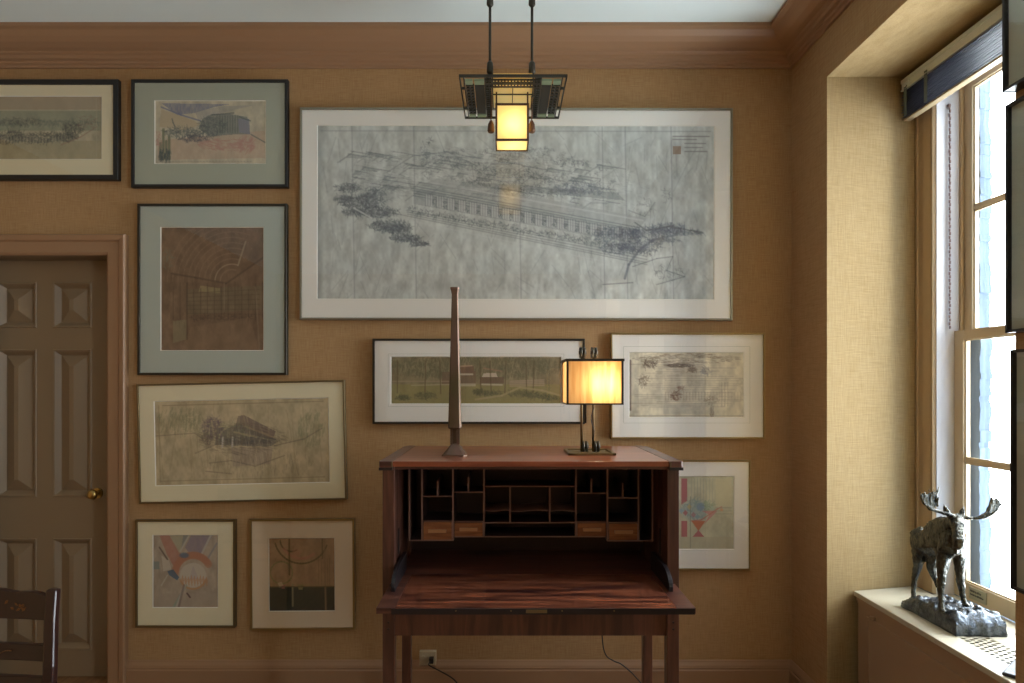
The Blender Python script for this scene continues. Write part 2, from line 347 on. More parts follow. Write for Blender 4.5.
# ---------------------------------------------------------------- windows
# unseen pier outside, added to shade the recess of the first window
MB().box(2.07, 3.3, -1.72, -1.47, -.1, 3.6).build('wall_shade_pier', M['masonry'], kind='structure')
def window(n, a, b):
    r = struct_root('window_%d' % n, (1.95, (a + b) / 2, .575))
    t = MB()                                             # moulded casing between plaster and jamb, both sides and head
    for (e, sg) in ((a, 1), (b, -1)):
        t.prism([(XI, e + sg * .112, .575), (XI - .004, e + sg * .092, .575), (XI + .002, e + sg * .09, .575), (XI + .004, e + sg * .06, .575),
                 (XI + .0, e + sg * .056, .575), (XI + .006, e + sg * .02, .575), (XI + .004, e + sg * .004, .575), (XI + .016, e, .575),
                 (XI + .045, e, .575), (XI + .045, e + sg * .112, .575)], (0, 0, 2.26))
    t.box(XI - .01, XI + .05, b - .11, a + .11, 2.79, RZ2 + .01)
    t.build('casing', M['brownwood'], r)
    j = MB()
    for (e, sg) in ((a, 1), (b, -1)): j.box(XI + .017, 2.03, e - sg * .004, e + sg * .03, .575, 2.81)
    j.box(XI + .017, 2.03, b, a, 2.80, 2.83); j.build('jamb', M['whitejamb'], r)
    p = MB()
    for (e, sg) in ((a, 1), (b, -1)): p.box(1.972, 1.984, e - sg * .014, e - sg * .004, .575, 2.80)
    p.build('parting_bead', M['brownwood'], r)
    for (nm, X, z0, z1, rb, rt) in (('lower_sash', 1.95, .577, 1.712, .072, .04), ('upper_sash', 1.988, 1.672, 2.80, .04, .055)):
        s = MB(); ya, yb = a - .006, b + .006; T = .03; st = .05
        s.box(X, X + T, ya - st, ya, z0, z1); s.box(X, X + T, yb, yb + st, z0, z1)
        s.box(X, X + T, yb + st, ya - st, z0, z0 + rb); s.box(X, X + T, yb + st, ya - st, z1 - rt, z1)
        zm = (z0 + rb + z1 - rt) / 2; ym = (a + b) / 2
        s.box(X + .004, X + T - .004, yb + st, ya - st, zm - .009, zm + .009)
        s.box(X + .004, X + T - .004, ym - .009, ym + .009, z0 + rb, z1 - rt)
        # glazing beads
        for (y0, y1) in ((yb + st, ym - .009), (ym + .009, ya - st)):
            for (q0, q1) in ((z0 + rb, zm - .009), (zm + .009, z1 - rt)):
                for e0, e1, f0, f1 in ((y0, y0 + .006, q0, q1), (y1 - .006, y1, q0, q1), (y0, y1, q0, q0 + .006), (y0, y1, q1 - .006, q1)):
                    s.box(X + .008, X + .014, e0, e1, f0, f1)
        so = s.build(nm, M['winwood'], r)
        g = MB(); g.quad((X + .016, ya - st, z0 + rb), (X + .016, yb + st, z0 + rb), (X + .016, yb + st, z1 - rt), (X + .016, ya - st, z1 - rt))
        g.build('pane', M['wglass'], so)
    # rough outer brick mould seen through the glass
    e = MB()
    for (ed, sg) in ((a, 1), (b, -1)):
        N_ = 90
        for i in range(N_):
            z0 = .6 + i * 2.2 / N_; z1 = z0 + 2.2 / N_ + .001
            q = .008 * noise.noise(Vector((3, ed, z0 * 14))) + .006 * noise.noise(Vector((9, ed, z0 * 50)))
            e.box(2.022, 2.045, ed - sg * (.055 + q), ed + sg * .05, z0, z1)
            e.box(2.045, 2.085 + q, ed - sg * (.035 + q * .6), ed + sg * .05, z0, z1)
    e.box(2.02, 2.12, b - .05, a + .05, .53, .585)
    e.build('outer_mould', M['masonry'], r)
    # sash chain on the far jamb
    ch = MB(); top = 2.68
    for i in range(62):
        z = top - i * .0155
        ch.tube([(1.925, a - .012 - (.003 if i % 2 else 0), z), (1.925, a - .012 - (.003 if i % 2 else 0), z - .013)], [.0042, .0036], 6)
    ch.ball((1.925, a - .008, top + .006), .009, 1)
    ch.build('sash_chain', M['chain'], r)
    if n == 1:
        pl = MB(); z0 = .589; y0, y1 = -.505, -.425
        pl.box(1.944, 1.951, -.535, -.445, .592, .64); po = pl.build('plaque', M['label'], r)
        tx = MB(); rs = random.Random(3)
        for (zz, n_, h) in ((.622, 5, .010), (.608, 6, .008)):
            for i in range(n_):
                y = -.455 - i * .012
                tx.box(1.9425, 1.944, y - .008, y, zz, zz + .002); tx.box(1.9425, 1.944, y - .0025, y, zz, zz + h * rs.uniform(.7, 1))
                tx.box(1.9425, 1.944, y - .008, y - .0055, zz, zz + h * rs.uniform(.5, 1))
        tx.build('lettering', M['ink'], po)
    return r
for i, (a, b) in enumerate(WIN_Y): window(i + 1, a, b)

# radiator covers with sill tops
def radiator_cover(a, b, label):
    ya, yb = a + .03, b - .025; XF = 1.555
    r = thing('radiator_cover', label, 'radiator cover', (XF, (a + b) / 2, 0))
    gx0, gx1, gy0, gy1 = 1.632, 1.742, b + .12, a - .455
    t = MB(); Z0, Z1 = .553, .575
    x0 = XF - .012
    t.prism([(x0, a + .041, Z0), (1.857, a + .106, Z0), (1.857, gy1, Z0), (x0, gy1, Z0)], (0, 0, Z1 - Z0))
    t.prism([(x0, b - .038, Z0), (1.857, b - .106, Z0), (1.857, gy0, Z0), (x0, gy0, Z0)], (0, 0, Z1 - Z0))
    t.box(x0, gx0, gy0, gy1, Z0, Z1); t.box(gx1, 1.857, gy0, gy1, Z0, Z1); t.box(1.857, 1.949, b + .002, a - .002, Z0 + .001, Z1)
    t.build('top_board', M['sill'], r, bevel=.003)
    g = MB(); perforated(g, gx0, gx1, gy0, gy1, .5715, .5738, 5, 17, .78, .62, True)
    g.build('grille', M['sill'], r)
    u = MB(); u.box(gx0 - .002, gx1 + .002, gy0 - .002, gy1 + .002, .545, .552); u.build('dark_sheet', M['shadow'], r)  # dark sheet painted as the shade inside the cover, below the holes
    f = MB()
    f.box(XF, XF + .02, yb, ya, 0, Z0); f.box(XF - .008, XF, yb, ya, Z0 - .016, Z0); f.box(XF - .004, XF, yb, ya, Z0 - .028, Z0 - .016)
    f.build('front_panel', M['cover'], r)
    p = MB(); q0, q1, e0, e1 = yb + .07, ya - .07, .06, Z0 - .075
    for (s0, s1, t0, t1) in ((q0, q1, e1, e1 + .014), (q0, q1, e0, e0 + .014), (q0, q0 + .014, e0, e1), (q1 - .014, q1, e0, e1)):
        p.box(XF - .007, XF, s0, s1, t0, t1)
    p.box(XF - .003, XF, q0 + .014, q1 - .014, e0, e1); p.build('panel_moulding', M['cover'], r)
    kb = MB(); kb.tube([(XF, ya - .12, Z0 - .05), (XF - .014, ya - .12, Z0 - .05), (XF - .022, ya - .12, Z0 - .05)], [.006, .01, .007], 12)
    kb.build('knob', M['cover'], r)
radiator_cover(*WIN_Y[0], 'painted radiator cover with cream ledge and grille under the window, holding the bronze moose')
w = MB()
for (a, b) in WIN_Y[1:]: w.box(1.53, 1.95, b - .02, a + .02, 0, .575)
w.build('trim_5', M['sill'], kind='structure')

# venetian blind pulled up
def blind(a, b):
    r = thing('venetian_blind', 'raised navy venetian blind bunched at the top of the window', 'blind', (1.80, (a + b) / 2, 2.83))
    ya, yb = a + .08, b - .08; X = 1.80
    h = MB(); h.box(X - .022, X + .03, yb, ya, 2.788, 2.832); h.box(X - .026, X - .022, yb, ya, 2.82, 2.835); h.box(X - .026, X - .022, yb, ya, 2.786, 2.792)
    h.build('headrail', M['headrail'], r)
    s = MB(); n = 11
    for i in range(n):
        z = 2.668 + i * .0112; x = .003 * math.sin(i * 2.1)
        s.prism([(X - .02 + x, ya, z), (X, ya, z + .003), (X + .02 + x, ya, z), (X + .02 + x, ya, z + .0025), (X, ya, z + .0055), (X - .02 + x, ya, z + .0025)], (0, yb - ya, 0))
    s.build('slats', M['slat'], r)
    q = MB(); q.box(X - .016, X + .016, yb, ya, 2.655, 2.664); q.build('bottom_rail', M['rail'], r, bevel=.003)
    for y in (ya - .03, ya - .16, yb + .45, yb + .12):
        t = MB(); t.box(X - .026, X - .0245, y - .009, y + .009, 2.668, 2.80); t.build('ladder_tape', M['tape'], r)
    c_ = MB(); c_.ball((X - .03, ya - .03, 2.80), .008, 1); c_.box(X - .034, X - .024, ya - .06, ya - .02, 2.806, 2.815); c_.build('cord_lock', M['headrail'], r)
blind(*WIN_Y[0])

# ---------------------------------------------------------------- drawings: vertex-coloured panels, rasterised here
class Art:
    def __init__(s, w, h, base, ss=2.0, grain=.04, seed=1):
        s.w, s.h, s.ss = w, h, ss; s.W, s.H = int(w * ss) + 1, int(h * ss) + 1; s.r = np.random.RandomState(seed)
        s.yy, s.xx = np.mgrid[0:s.H, 0:s.W]; s.yy = s.yy / ss; s.xx = s.xx / ss
        s.a = np.ones((s.H, s.W, 3)) * np.array(base, float)
        s.a *= (1 + grain * (s.noise(6, 10) * 2 - 1) * 2 + grain * (s.noise(2, 3) * 2 - 1))[..., None]
    def noise(s, sx, sy):
        """smooth value noise, cell size in px"""
        gh, gw = int(s.h / sy) + 3, int(s.w / sx) + 3; g = s.r.rand(gh, gw)
        u = s.xx / sx; v = s.yy / sy; i = u.astype(int); j = v.astype(int); u = u - i; v = v - j
        u = u * u * (3 - 2 * u); v = v * v * (3 - 2 * v)
        return (g[j, i] * (1 - u) + g[j, i + 1] * u) * (1 - v) + (g[j + 1, i] * (1 - u) + g[j + 1, i + 1] * u) * v
    def blend(s, m, c, sl=(slice(None), slice(None))):
        s.a[sl] = s.a[sl] * (1 - m[..., None]) + np.array(c, float) * m[..., None]
    def line(s, x0, y0, x1, y1, c, w=.5, al=.6):
        p = w + 1; S = s.ss
        i0, i1 = max(0, int((min(x0, x1) - p) * S)), min(s.W, int((max(x0, x1) + p) * S) + 2)
        j0, j1 = max(0, int((min(y0, y1) - p) * S)), min(s.H, int((max(y0, y1) + p) * S) + 2)
        if i0 >= i1 or j0 >= j1: return
        sl = (slice(j0, j1), slice(i0, i1)); X = s.xx[sl]; Y = s.yy[sl]
        dx_, dy_ = x1 - x0, y1 - y0; L2 = dx_ * dx_ + dy_ * dy_ + 1e-9
        t = np.clip(((X - x0) * dx_ + (Y - y0) * dy_) / L2, 0, 1)
        d_ = np.hypot(X - x0 - t * dx_, Y - y0 - t * dy_)
        s.blend(np.clip((w - d_) * S * .6 + .5, 0, 1) * al, c, sl)
    def path(s, pts, c, w=.5, al=.6):
        for a, b in zip(pts, pts[1:]): s.line(*a, *b, c, w, al)
    def arc(s, cx, cy, r, a0, a1, c, w=.5, al=.6, k=1., n=24):
        s.path([(cx + r * math.cos(R(a0 + (a1 - a0) * i / n)), cy + r * k * math.sin(R(a0 + (a1 - a0) * i / n))) for i in range(n + 1)], c, w, al)
    def poly(s, pts, c, al=.8, tex=0):
        ins = np.zeros(s.xx.shape, bool); n = len(pts)
        for i in range(n):
            (xa, ya), (xb, yb) = pts[i], pts[(i + 1) % n]
            if ya == yb: continue
            cnd = ((ya > s.yy) != (yb > s.yy)) & (s.xx < (xb - xa) * (s.yy - ya) / (yb - ya) + xa); ins ^= cnd
        m = ins * al
        if tex: m = m * (1 - tex * s.noise(1.5, 4))
        s.blend(m, c)
    def disc(s, cx, cy, rx, ry, c, al=.8, soft=.5, tex=0):
        d_ = np.hypot((s.xx - cx) / rx, (s.yy - cy) / ry); m = np.clip((1 - d_) / soft, 0, 1) * al
        if tex: m = m * (1 - tex * s.noise(1.6, 1.6))
        s.blend(m, c)
    def scrib(s, cx, cy, rx, ry, n, c, al=.4, L=2.5, w=.35, ang=None):
        for _ in range(n):
            t = s.r.rand() * 6.28; q = math.sqrt(s.r.rand()); x = cx + rx * q * math.cos(t); y = cy + ry * q * math.sin(t)
            a = s.r.rand() * 6.28 if ang is None else R(ang) + s.r.randn() * .15; l = L * (.5 + s.r.rand())
            s.line(x, y, x + l * math.cos(a), y + l * math.sin(a), c, w, al * (.5 + .5 * s.r.rand()))

def art_birdseye():                                      # pencil aerial view of long buildings, 397 x 173
    A = Art(397, 173, (184, 190, 184), 1.6, .05, 11); D = (78, 84, 88); Lt = (206, 210, 206); G = (104, 110, 112)
    A.a *= (.97 + .06 * A.noise(30, 80))[..., None]; A.a *= (.94 + .12 * A.noise(3, 16))[..., None]
    for _ in range(420):                                 # creases
        x = A.r.rand() * 397; y = A.r.rand() * 173; l = 12 + A.r.rand() * 26
        A.line(x, y, x + A.r.randn() * 9, y + l * .7, Lt if A.r.rand() < .6 else G, .5, .24)
    for fx in (32, 94, 199, 283, 306, 352): A.line(fx, 0, fx + 4, 173, Lt, 1.2, .38); A.line(fx + 2, 0, fx + 5, 173, G, .6, .38)
    A.blend(np.clip((8 - A.xx) / 8, 0, 1) * .45, (110, 116, 112)); A.line(3, 5, 394, 5, G, .5, .4)
    def base(x): return 65 + (x - 105) * .172            # long facade
    A.scrib(150, 46, 120, 26, 900, D, .22, 3, .35, 8); A.scrib(60, 60, 36, 16, 200, D, .25, 3, .35, 10)
    for i in range(90):
        x = 100 + A.r.rand() * 200; y = 12 + A.r.rand() * 40 + .1 * (x - 100); A.scrib(x, y, 4, 2, 7, D, .45, 1.8); A.line(x + 4, y, x + 9, y + 1, Lt, .5, .5)
    # distant roofs
    for i in range(60):
        x = 30 + A.r.rand() * 250; y = 14 + A.r.rand() * 50 + .06 * x; l = 8 + A.r.rand() * 26
        A.line(x, y, x + l, y + l * .16, D, .45, .5); A.line(x + 3, y, x + 3 - l * .5, y + l * .35, D, .4, .4)
        if i % 2: A.poly([(x, y), (x + l * .7, y + l * .1), (x + l * .5, y + 5), (x - 2, y + 4)], G, .45, .4)
        if i % 5 == 0: A.poly([(x, y), (x + l * .6, y + l * .1), (x + l * .5, y + 3), (x - 2, y + 3)], Lt, .5)
    for (x, y) in ((120, 34), (150, 40), (175, 44), (205, 48), (235, 52), (160, 58), (255, 36), (220, 24), (190, 30)):
        A.scrib(x, y, 18, 4, 60, D, .42, 2)
    A.poly([(146, 55), (300, 66), (308, 74), (140, 60)], G, .5, .3)
    A.scrib(215, 66, 52, 5, 240, D, .42, 2.5); A.scrib(265, 62, 28, 6, 190, (86, 92, 104), .5, 3)
    A.path([(70, 46), (95, 30), (130, 26), (160, 40)], G, .6, .5)
    # main long roof and facade
    A.poly([(96, 62), (120, 52), (330, 92), (318, 108)], (150, 156, 154), .5)
    A.poly([(96, 62), (318, 104), (322, 118), (96, 78)], (132, 138, 138), .45)
    for k_ in range(5): A.line(96, 60 + k_ * 2.4, 322, 101 + k_ * 2.6, D, .5, .5)
    A.line(110, 56, 326, 94, Lt, .8, .5)
    for i in range(19):
        x = 108 + i * 11; y = base(x) + 3
        A.poly([(x, y), (x + 7.5, y + 1.4), (x + 7.5, y + 12), (x, y + 10.6)], Lt, .55)
        for q in range(4): A.line(x + q * 2.4, y, x + q * 2.4, y + 11, D, .35, .55)
        A.scrib(x + 9, y + 8, 1.8, 4.5, 16, D, .6, 1.5)
    for k_ in range(3): A.line(90, 84 + k_ * 2, 330, 130 + k_ * 3, D, .5, .4)
    for i in range(64): x = 92 + i * 3.8; A.scrib(x, base(x) + 20 + A.r.rand() * 2, 2.4, 3, 9, D, .55, 2)
    A.line(60, 84, 330, 138, G, .5, .5); A.line(80, 92, 320, 142, Lt, .6, .35)
    # trees left
    for (x, y, rx, ry, n) in ((30, 62, 14, 4.5, 110), (44, 76, 24, 7, 320), (60, 86, 22, 6, 260), (34, 86, 11, 4, 90), (72, 100, 22, 6, 260), (88, 112, 16, 4, 180), (102, 118, 10, 2.6, 80), (80, 104, 14, 4, 120), (26, 72, 10, 3, 60), (56, 68, 12, 5, 90)):
        A.disc(x, y, rx, ry, (98, 104, 108), .5, .6, .4); A.scrib(x, y, rx, ry, n, (70, 76, 82), .5, 2.2, .45)
    A.line(36, 82, 54, 92, Lt, .8, .7)
    # right trees and creek
    for (x, y, rx, ry, n) in ((300, 108, 26, 8, 260), (332, 106, 22, 6, 200), (350, 102, 18, 6, 180), (372, 106, 16, 3, 90), (322, 120, 24, 7, 220), (300, 122, 18, 6, 150), (345, 114, 18, 3, 90)):
        A.disc(x, y, rx, ry, (108, 114, 122), .4, .6, .4); A.scrib(x, y, rx, ry, n, (76, 84, 96), .45, 2.4, .4)
    A.path([(318, 96), (330, 104), (352, 100), (386, 106)], D, .7, .6)
    A.path([(360, 108), (335, 114), (322, 124), (312, 138), (308, 152)], (84, 92, 104), 1.2, .6)
    A.path([(316, 140), (340, 132), (356, 130), (350, 144), (368, 150), (340, 158)], D, .5, .5); A.line(286, 158, 316, 156, D, .5, .6)
    A.scrib(352, 146, 16, 8, 70, D, .4, 2.5)
    A.path([(312, 84), (328, 90), (338, 76)], D, .5, .4); A.scrib(328, 80, 12, 9, 40, D, .35, 2); A.scrib(350, 68, 4, 8, 26, D, .4, 2)
    # title block, top right: small block lines and a stamp
    for (y, x0, x1) in ((10, 356, 392), (13, 356, 380), (17, 368, 388), (21, 368, 384), (25, 368, 390)):
        x = x0
        while x < x1: l = 1 + A.r.rand() * 2.5; A.line(x, y, x + l, y, (104, 104, 104), .5, .7); x += l + .8
    A.poly([(356, 20), (364, 20), (364, 28), (356, 28)], (132, 110, 92), .85)
    A.scrib(210, 60, 120, 34, 520, D, .2, 3, .35, 12); return A
def art_long_house():                                    # coloured long perspective, 229 x 62 top-left
    A = Art(211, 62, (168, 160, 130), 2, .06, 3); D = (64, 66, 60)
    A.poly([(0, 0), (211, 0), (211, 13), (0, 13)], (152, 136, 110), .8); A.line(0, 14, 206, 14, (188, 184, 150), .6, .7)
    A.poly([(0, 14), (211, 14), (211, 34), (0, 34)], (112, 122, 100), .6); A.poly([(0, 44), (211, 44), (211, 62), (0, 62)], (150, 140, 104), .6)
    A.scrib(120, 26, 90, 3, 400, (84, 96, 84), .5, 3); A.scrib(130, 25, 22, 4, 120, D, .5, 2)
    for (x, y, rx, ry, n) in ((120, 38, 14, 4, 160), (148, 41, 30, 5, 420), (182, 33, 10, 7, 160), (176, 40, 12, 5, 160), (60, 38, 34, 5, 300), (100, 43, 34, 4, 260)):
        A.scrib(x, y, rx, ry, n, D, .55, 2.4)
    for i in range(20): A.line(110 + i * 3.2, 40, 110 + i * 3.2, 46, (170, 170, 148), .6, .4)
    A.path([(206, 30), (190, 40), (170, 48)], (130, 90, 80), .5, .5); A.scrib(196, 26, 10, 8, 50, (120, 80, 72), .3, 3)
    A.line(206, 0, 206, 62, (170, 160, 130), .5, .5); return A
def art_hill():                                          # crayon hill town, 113 x 64
    A = Art(113, 64, (182, 174, 146), 2.2, .05, 4); B = (88, 94, 128); G = (72, 80, 80); Pk = (168, 116, 102)
    A.poly([(6, 2), (76, 3), (60, 6), (40, 12), (22, 14)], B, .75, .5); A.poly([(40, 10), (70, 5), (100, 4), (60, 14), (44, 20)], (130, 130, 132), .5, .4)
    A.poly([(6, 8), (40, 20), (46, 24), (30, 30), (4, 26)], (178, 160, 124), .8); A.path([(6, 6), (26, 14), (46, 20)], B, .8, .7)
    A.poly([(2, 40), (112, 30), (112, 58), (2, 60)], (176, 142, 116), .6, .3)
    A.poly([(48, 18), (58, 13), (76, 13), (94, 16), (97, 34), (80, 34), (56, 36), (44, 28)], (98, 104, 98), .85, .3)
    A.poly([(84, 18), (96, 18), (97, 34), (86, 32)], (116, 116, 130), .8)
    A.scrib(58, 26, 14, 10, 320, G, .5, 2.5); A.scrib(30, 32, 22, 5, 260, G, .5, 2.5, .4); A.scrib(40, 38, 16, 3.5, 160, (60, 60, 70), .5, 2)
    for i in range(8): A.line(66 + i * 2.6, 15, 66 + i * 2.6, 32, (66, 72, 66), .5, .5)
    A.line(58, 14, 80, 12, G, .7, .7); A.line(86, 16, 97, 20, G, .7, .7)
    for x, h in ((5, 16), (8, 30), (11, 18), (14, 22)): A.line(x, 59, x, 59 - h, (84, 92, 66), 1.3, .75); A.scrib(x, 54, 2, 6, 24, (52, 60, 62), .6, 3, .4, 90)
    A.scrib(3, 38, 4, 8, 50, Pk, .5, 2.4); A.scrib(70, 44, 28, 6, 180, Pk, .4, 4, .5, 12); A.scrib(94, 42, 10, 8, 120, Pk, .4, 4, .5, 120)
    A.path([(20, 26), (18, 22), (17, 18)], G, .6, .7); A.path([(98, 34), (112, 42)], G, .6, .7)
    for i in range(30): A.line(4 + i * 3.2, 61.5, 5.6 + i * 3.2, 61.5, (110, 110, 96), .4, .5)
    return A
def art_hall():                                          # sepia interior with arches, 104 x 123
    A = Art(104, 123, (98, 76, 58), 2, .07, 6); Lt = (138, 116, 92); D = (58, 46, 36); G = (92, 90, 66)
    for i in range(11): A.arc(72, 54, 12 + i * 5.4, 180, 290, Lt if i == 1 else (126, 100, 78), .6, .4 if i != 1 else .75)
    A.line(86, 14, 78, 38, (150, 136, 110), .8, .7); A.path([(10, 46), (34, 50), (66, 56), (104, 30)], D, 1, .6)
    A.scrib(5, 32, 7, 10, 60, (90, 100, 84), .4, 3)
    A.poly([(26, 62), (104, 58), (104, 82), (26, 88)], G, .45, .4); A.poly([(40, 58), (60, 61), (60, 66), (38, 64)], (140, 126, 84), .6)
    for i in range(14): A.line(12 + i * 7, 54 + A.r.rand() * 8, 12 + i * 7, 92, D, .6, .5)
    for i in range(6): A.line(26, 66 + i * 4, 100, 62 + i * 5, D, .5, .4)
    for i in range(8): A.scrib(34 + i * 8, 90, 4, 3, 26, D, .5, 2)
    A.poly([(12, 94), (26, 92), (26, 112), (12, 116)], (116, 108, 80), .6); A.poly([(30, 100), (90, 90), (100, 123), (20, 123)], (118, 92, 68), .45)
    A.line(26, 56, 26, 112, D, 1, .5); A.line(64, 56, 64, 84, Lt, .6, .5); A.line(96, 60, 100, 123, Lt, .7, .4)
    A.scrib(52, 70, 48, 40, 300, D, .2, 5, .4, 90); return A
def art_house():                                         # pencil house in landscape, 175 x 83
    A = Art(175, 83, (176, 160, 124), 2, .06, 8); D = (82, 74, 66); G = (112, 116, 86)
    A.scrib(24, 18, 22, 14, 160, G, .35, 4, .6, 100); A.scrib(36, 18, 12, 12, 120, G, .4, 3); A.scrib(158, 28, 14, 18, 160, G, .35, 4, .6, 100)
    A.poly([(84, 16), (90, 15), (122, 32), (118, 40), (80, 30)], (98, 84, 78), .85, .2)
    A.poly([(62, 28), (86, 24), (124, 42), (116, 47), (60, 44)], (88, 86, 80), .85, .2)
    A.line(80, 32, 122, 42, (172, 158, 118), 1, .8); A.line(90, 26, 120, 38, (150, 130, 100), .8, .7); A.arc(78, 40, 14, 190, 260, (178, 164, 126), .8, .7)
    A.scrib(58, 28, 10, 12, 260, (92, 80, 88), .5, 3, .5); A.scrib(92, 40, 30, 4, 260, (70, 70, 72), .5, 3, .4, 4); A.scrib(52, 38, 6, 6, 90, D, .5, 2.5)
    A.poly([(76, 47), (118, 48), (116, 64), (78, 66)], (142, 124, 112), .6, .3); A.line(57, 20, 60, 40, (170, 152, 120), .9, .7)
    for x in (68, 78): A.line(x, 37, x - .6, 46, (220, 214, 200), .9, .8)
    A.path([(0, 34), (40, 32), (48, 38)], D, .5, .45); A.path([(40, 52), (60, 44)], D, .5, .5); A.path([(120, 46), (150, 40), (168, 30)], D, .5, .6)
    A.path([(54, 62), (76, 60), (100, 66), (130, 56)], D, .5, .5); A.path([(50, 70), (76, 73)], D, .5, .5); A.line(8, 4, 170, 3, (110, 96, 72), .5, .5)
    for i in range(40): x = A.r.rand() * 175; A.line(x, A.r.rand() * 40, x + A.r.randn() * 6, 50 + A.r.rand() * 30, (186, 168, 128) if i % 2 else (128, 110, 80), .5, .25)
    A.line(4, 4, 4, 80, (110, 96, 72), .4, .4); A.line(4, 79, 170, 78, (110, 96, 72), .4, .5); A.scrib(100, 62, 60, 14, 150, D, .25, 4, .4, 90); A.scrib(84, 38, 44, 16, 420, D, .35, 5, .35, 14); A.scrib(70, 30, 30, 10, 200, G, .4, 3); A.scrib(88, 40, 80, 34, 300, (198, 182, 146), .3, 6, .4, 85); return A
def art_geo_disc():                                      # coloured pencil abstract, 65 x 72
    A = Art(65, 72, (160, 146, 126), 2.4, .05, 9)
    A.poly([(6, 0), (16, 0), (30, 22), (22, 34), (14, 20)], (162, 98, 82), .8, .3); A.poly([(16, 0), (30, 0), (28, 16), (26, 18)], (158, 158, 128), .8, .2)
    A.poly([(38, 0), (60, 0), (46, 24), (36, 18), (32, 12)], (112, 104, 128), .7, .3); A.poly([(30, 0), (36, 0), (28, 14)], (84, 110, 120), .5, .3)
    A.line(58, 0, 47, 22, (180, 178, 164), 1, .8); A.line(36, 0, 27, 16, (180, 178, 164), .8, .8); A.line(64, 8, 52, 28, (112, 120, 128), .9, .6)
    A.arc(40, 38, 18, 180, 330, (164, 108, 82), 3.6, .65); A.disc(31, 20, 6, 3.4, (72, 98, 122), .8, .4)
    A.poly([(8, 20), (16, 26), (18, 34), (10, 36)], (186, 178, 158), .8); A.poly([(0, 26), (6, 26), (6, 34), (0, 34)], (96, 118, 116), .7)
    A.poly([(14, 36), (20, 34), (26, 42), (24, 45), (16, 40)], (62, 88, 112), .85); A.line(6, 12, 14, 24, (66, 54, 48), .8, .7)
    A.disc(40, 40, 14, 13, (186, 180, 162), .95, .1); A.poly([(40, 30), (46, 44), (36, 44)], (160, 148, 152), .5)
    for i in range(9): A.poly([(28 + i * 3, 44), (29.5 + i * 3, 39 + (i % 3)), (31 + i * 3, 45), (30 + i * 3, 52)], (178, 122, 84), .6)
    A.arc(40, 40, 13.6, 20, 160, (176, 128, 84), .9, .6)
    A.poly([(0, 58), (65, 58), (65, 72), (0, 72)], (156, 142, 124), .6)
    for q, cc in ((0, (128, 148, 132)), (3, (176, 174, 160)), (5.5, (112, 96, 92))): A.line(33 - q * .4, 50, 20 + q, 72, cc, 1.1, .75)
    A.line(34, 58, 37, 62, (60, 40, 40), .8, .8); A.line(8, 50, 14, 40, (180, 176, 156), .7, .7); return A
def art_geo_dark():                                      # arcs above dark band, 65 x 72
    A = Art(65, 72, (146, 116, 82), 2.4, .05, 10); K = (84, 74, 46)
    A.poly([(0, 48), (65, 48), (65, 72), (0, 72)], (40, 44, 36), .95)
    A.arc(32, -2, 27, 20, 165, K, .8, .75); A.arc(12, 34, 11, 0, 360, (112, 110, 66), .7, .7); A.arc(22, 2, 11, 60, 180, K, .7, .6); A.arc(32, 0, 20, 50, 150, (166, 110, 84), 1.6, .4)
    A.line(20, 0, 20, 36, K, .8, .7); A.line(23, 46, 23, 67, (128, 118, 84), .9, .9); A.line(55, 0, 56, 71, (124, 100, 70), .9, .8); A.line(53, 0, 53, 20, K, .7, .7)
    for x in (49, 52, 58, 60): A.line(x, 20, x, 46, K, .4, .35)
    A.poly([(8, 44), (12, 43), (14, 47), (10, 49)], (186, 160, 130), .8); A.poly([(12, 47), (16, 46), (15, 50), (12, 50)], (150, 80, 76), .8)
    A.poly([(28, 46), (34, 46), (33, 51), (29, 51)], (124, 112, 70), .9); A.disc(27, 14, 6, 5, (168, 106, 80), .4); A.scrib(34, 36, 26, 8, 60, (160, 104, 82), .3, 3)
    A.line(0, 48, 65, 48, K, .6, .8); return A
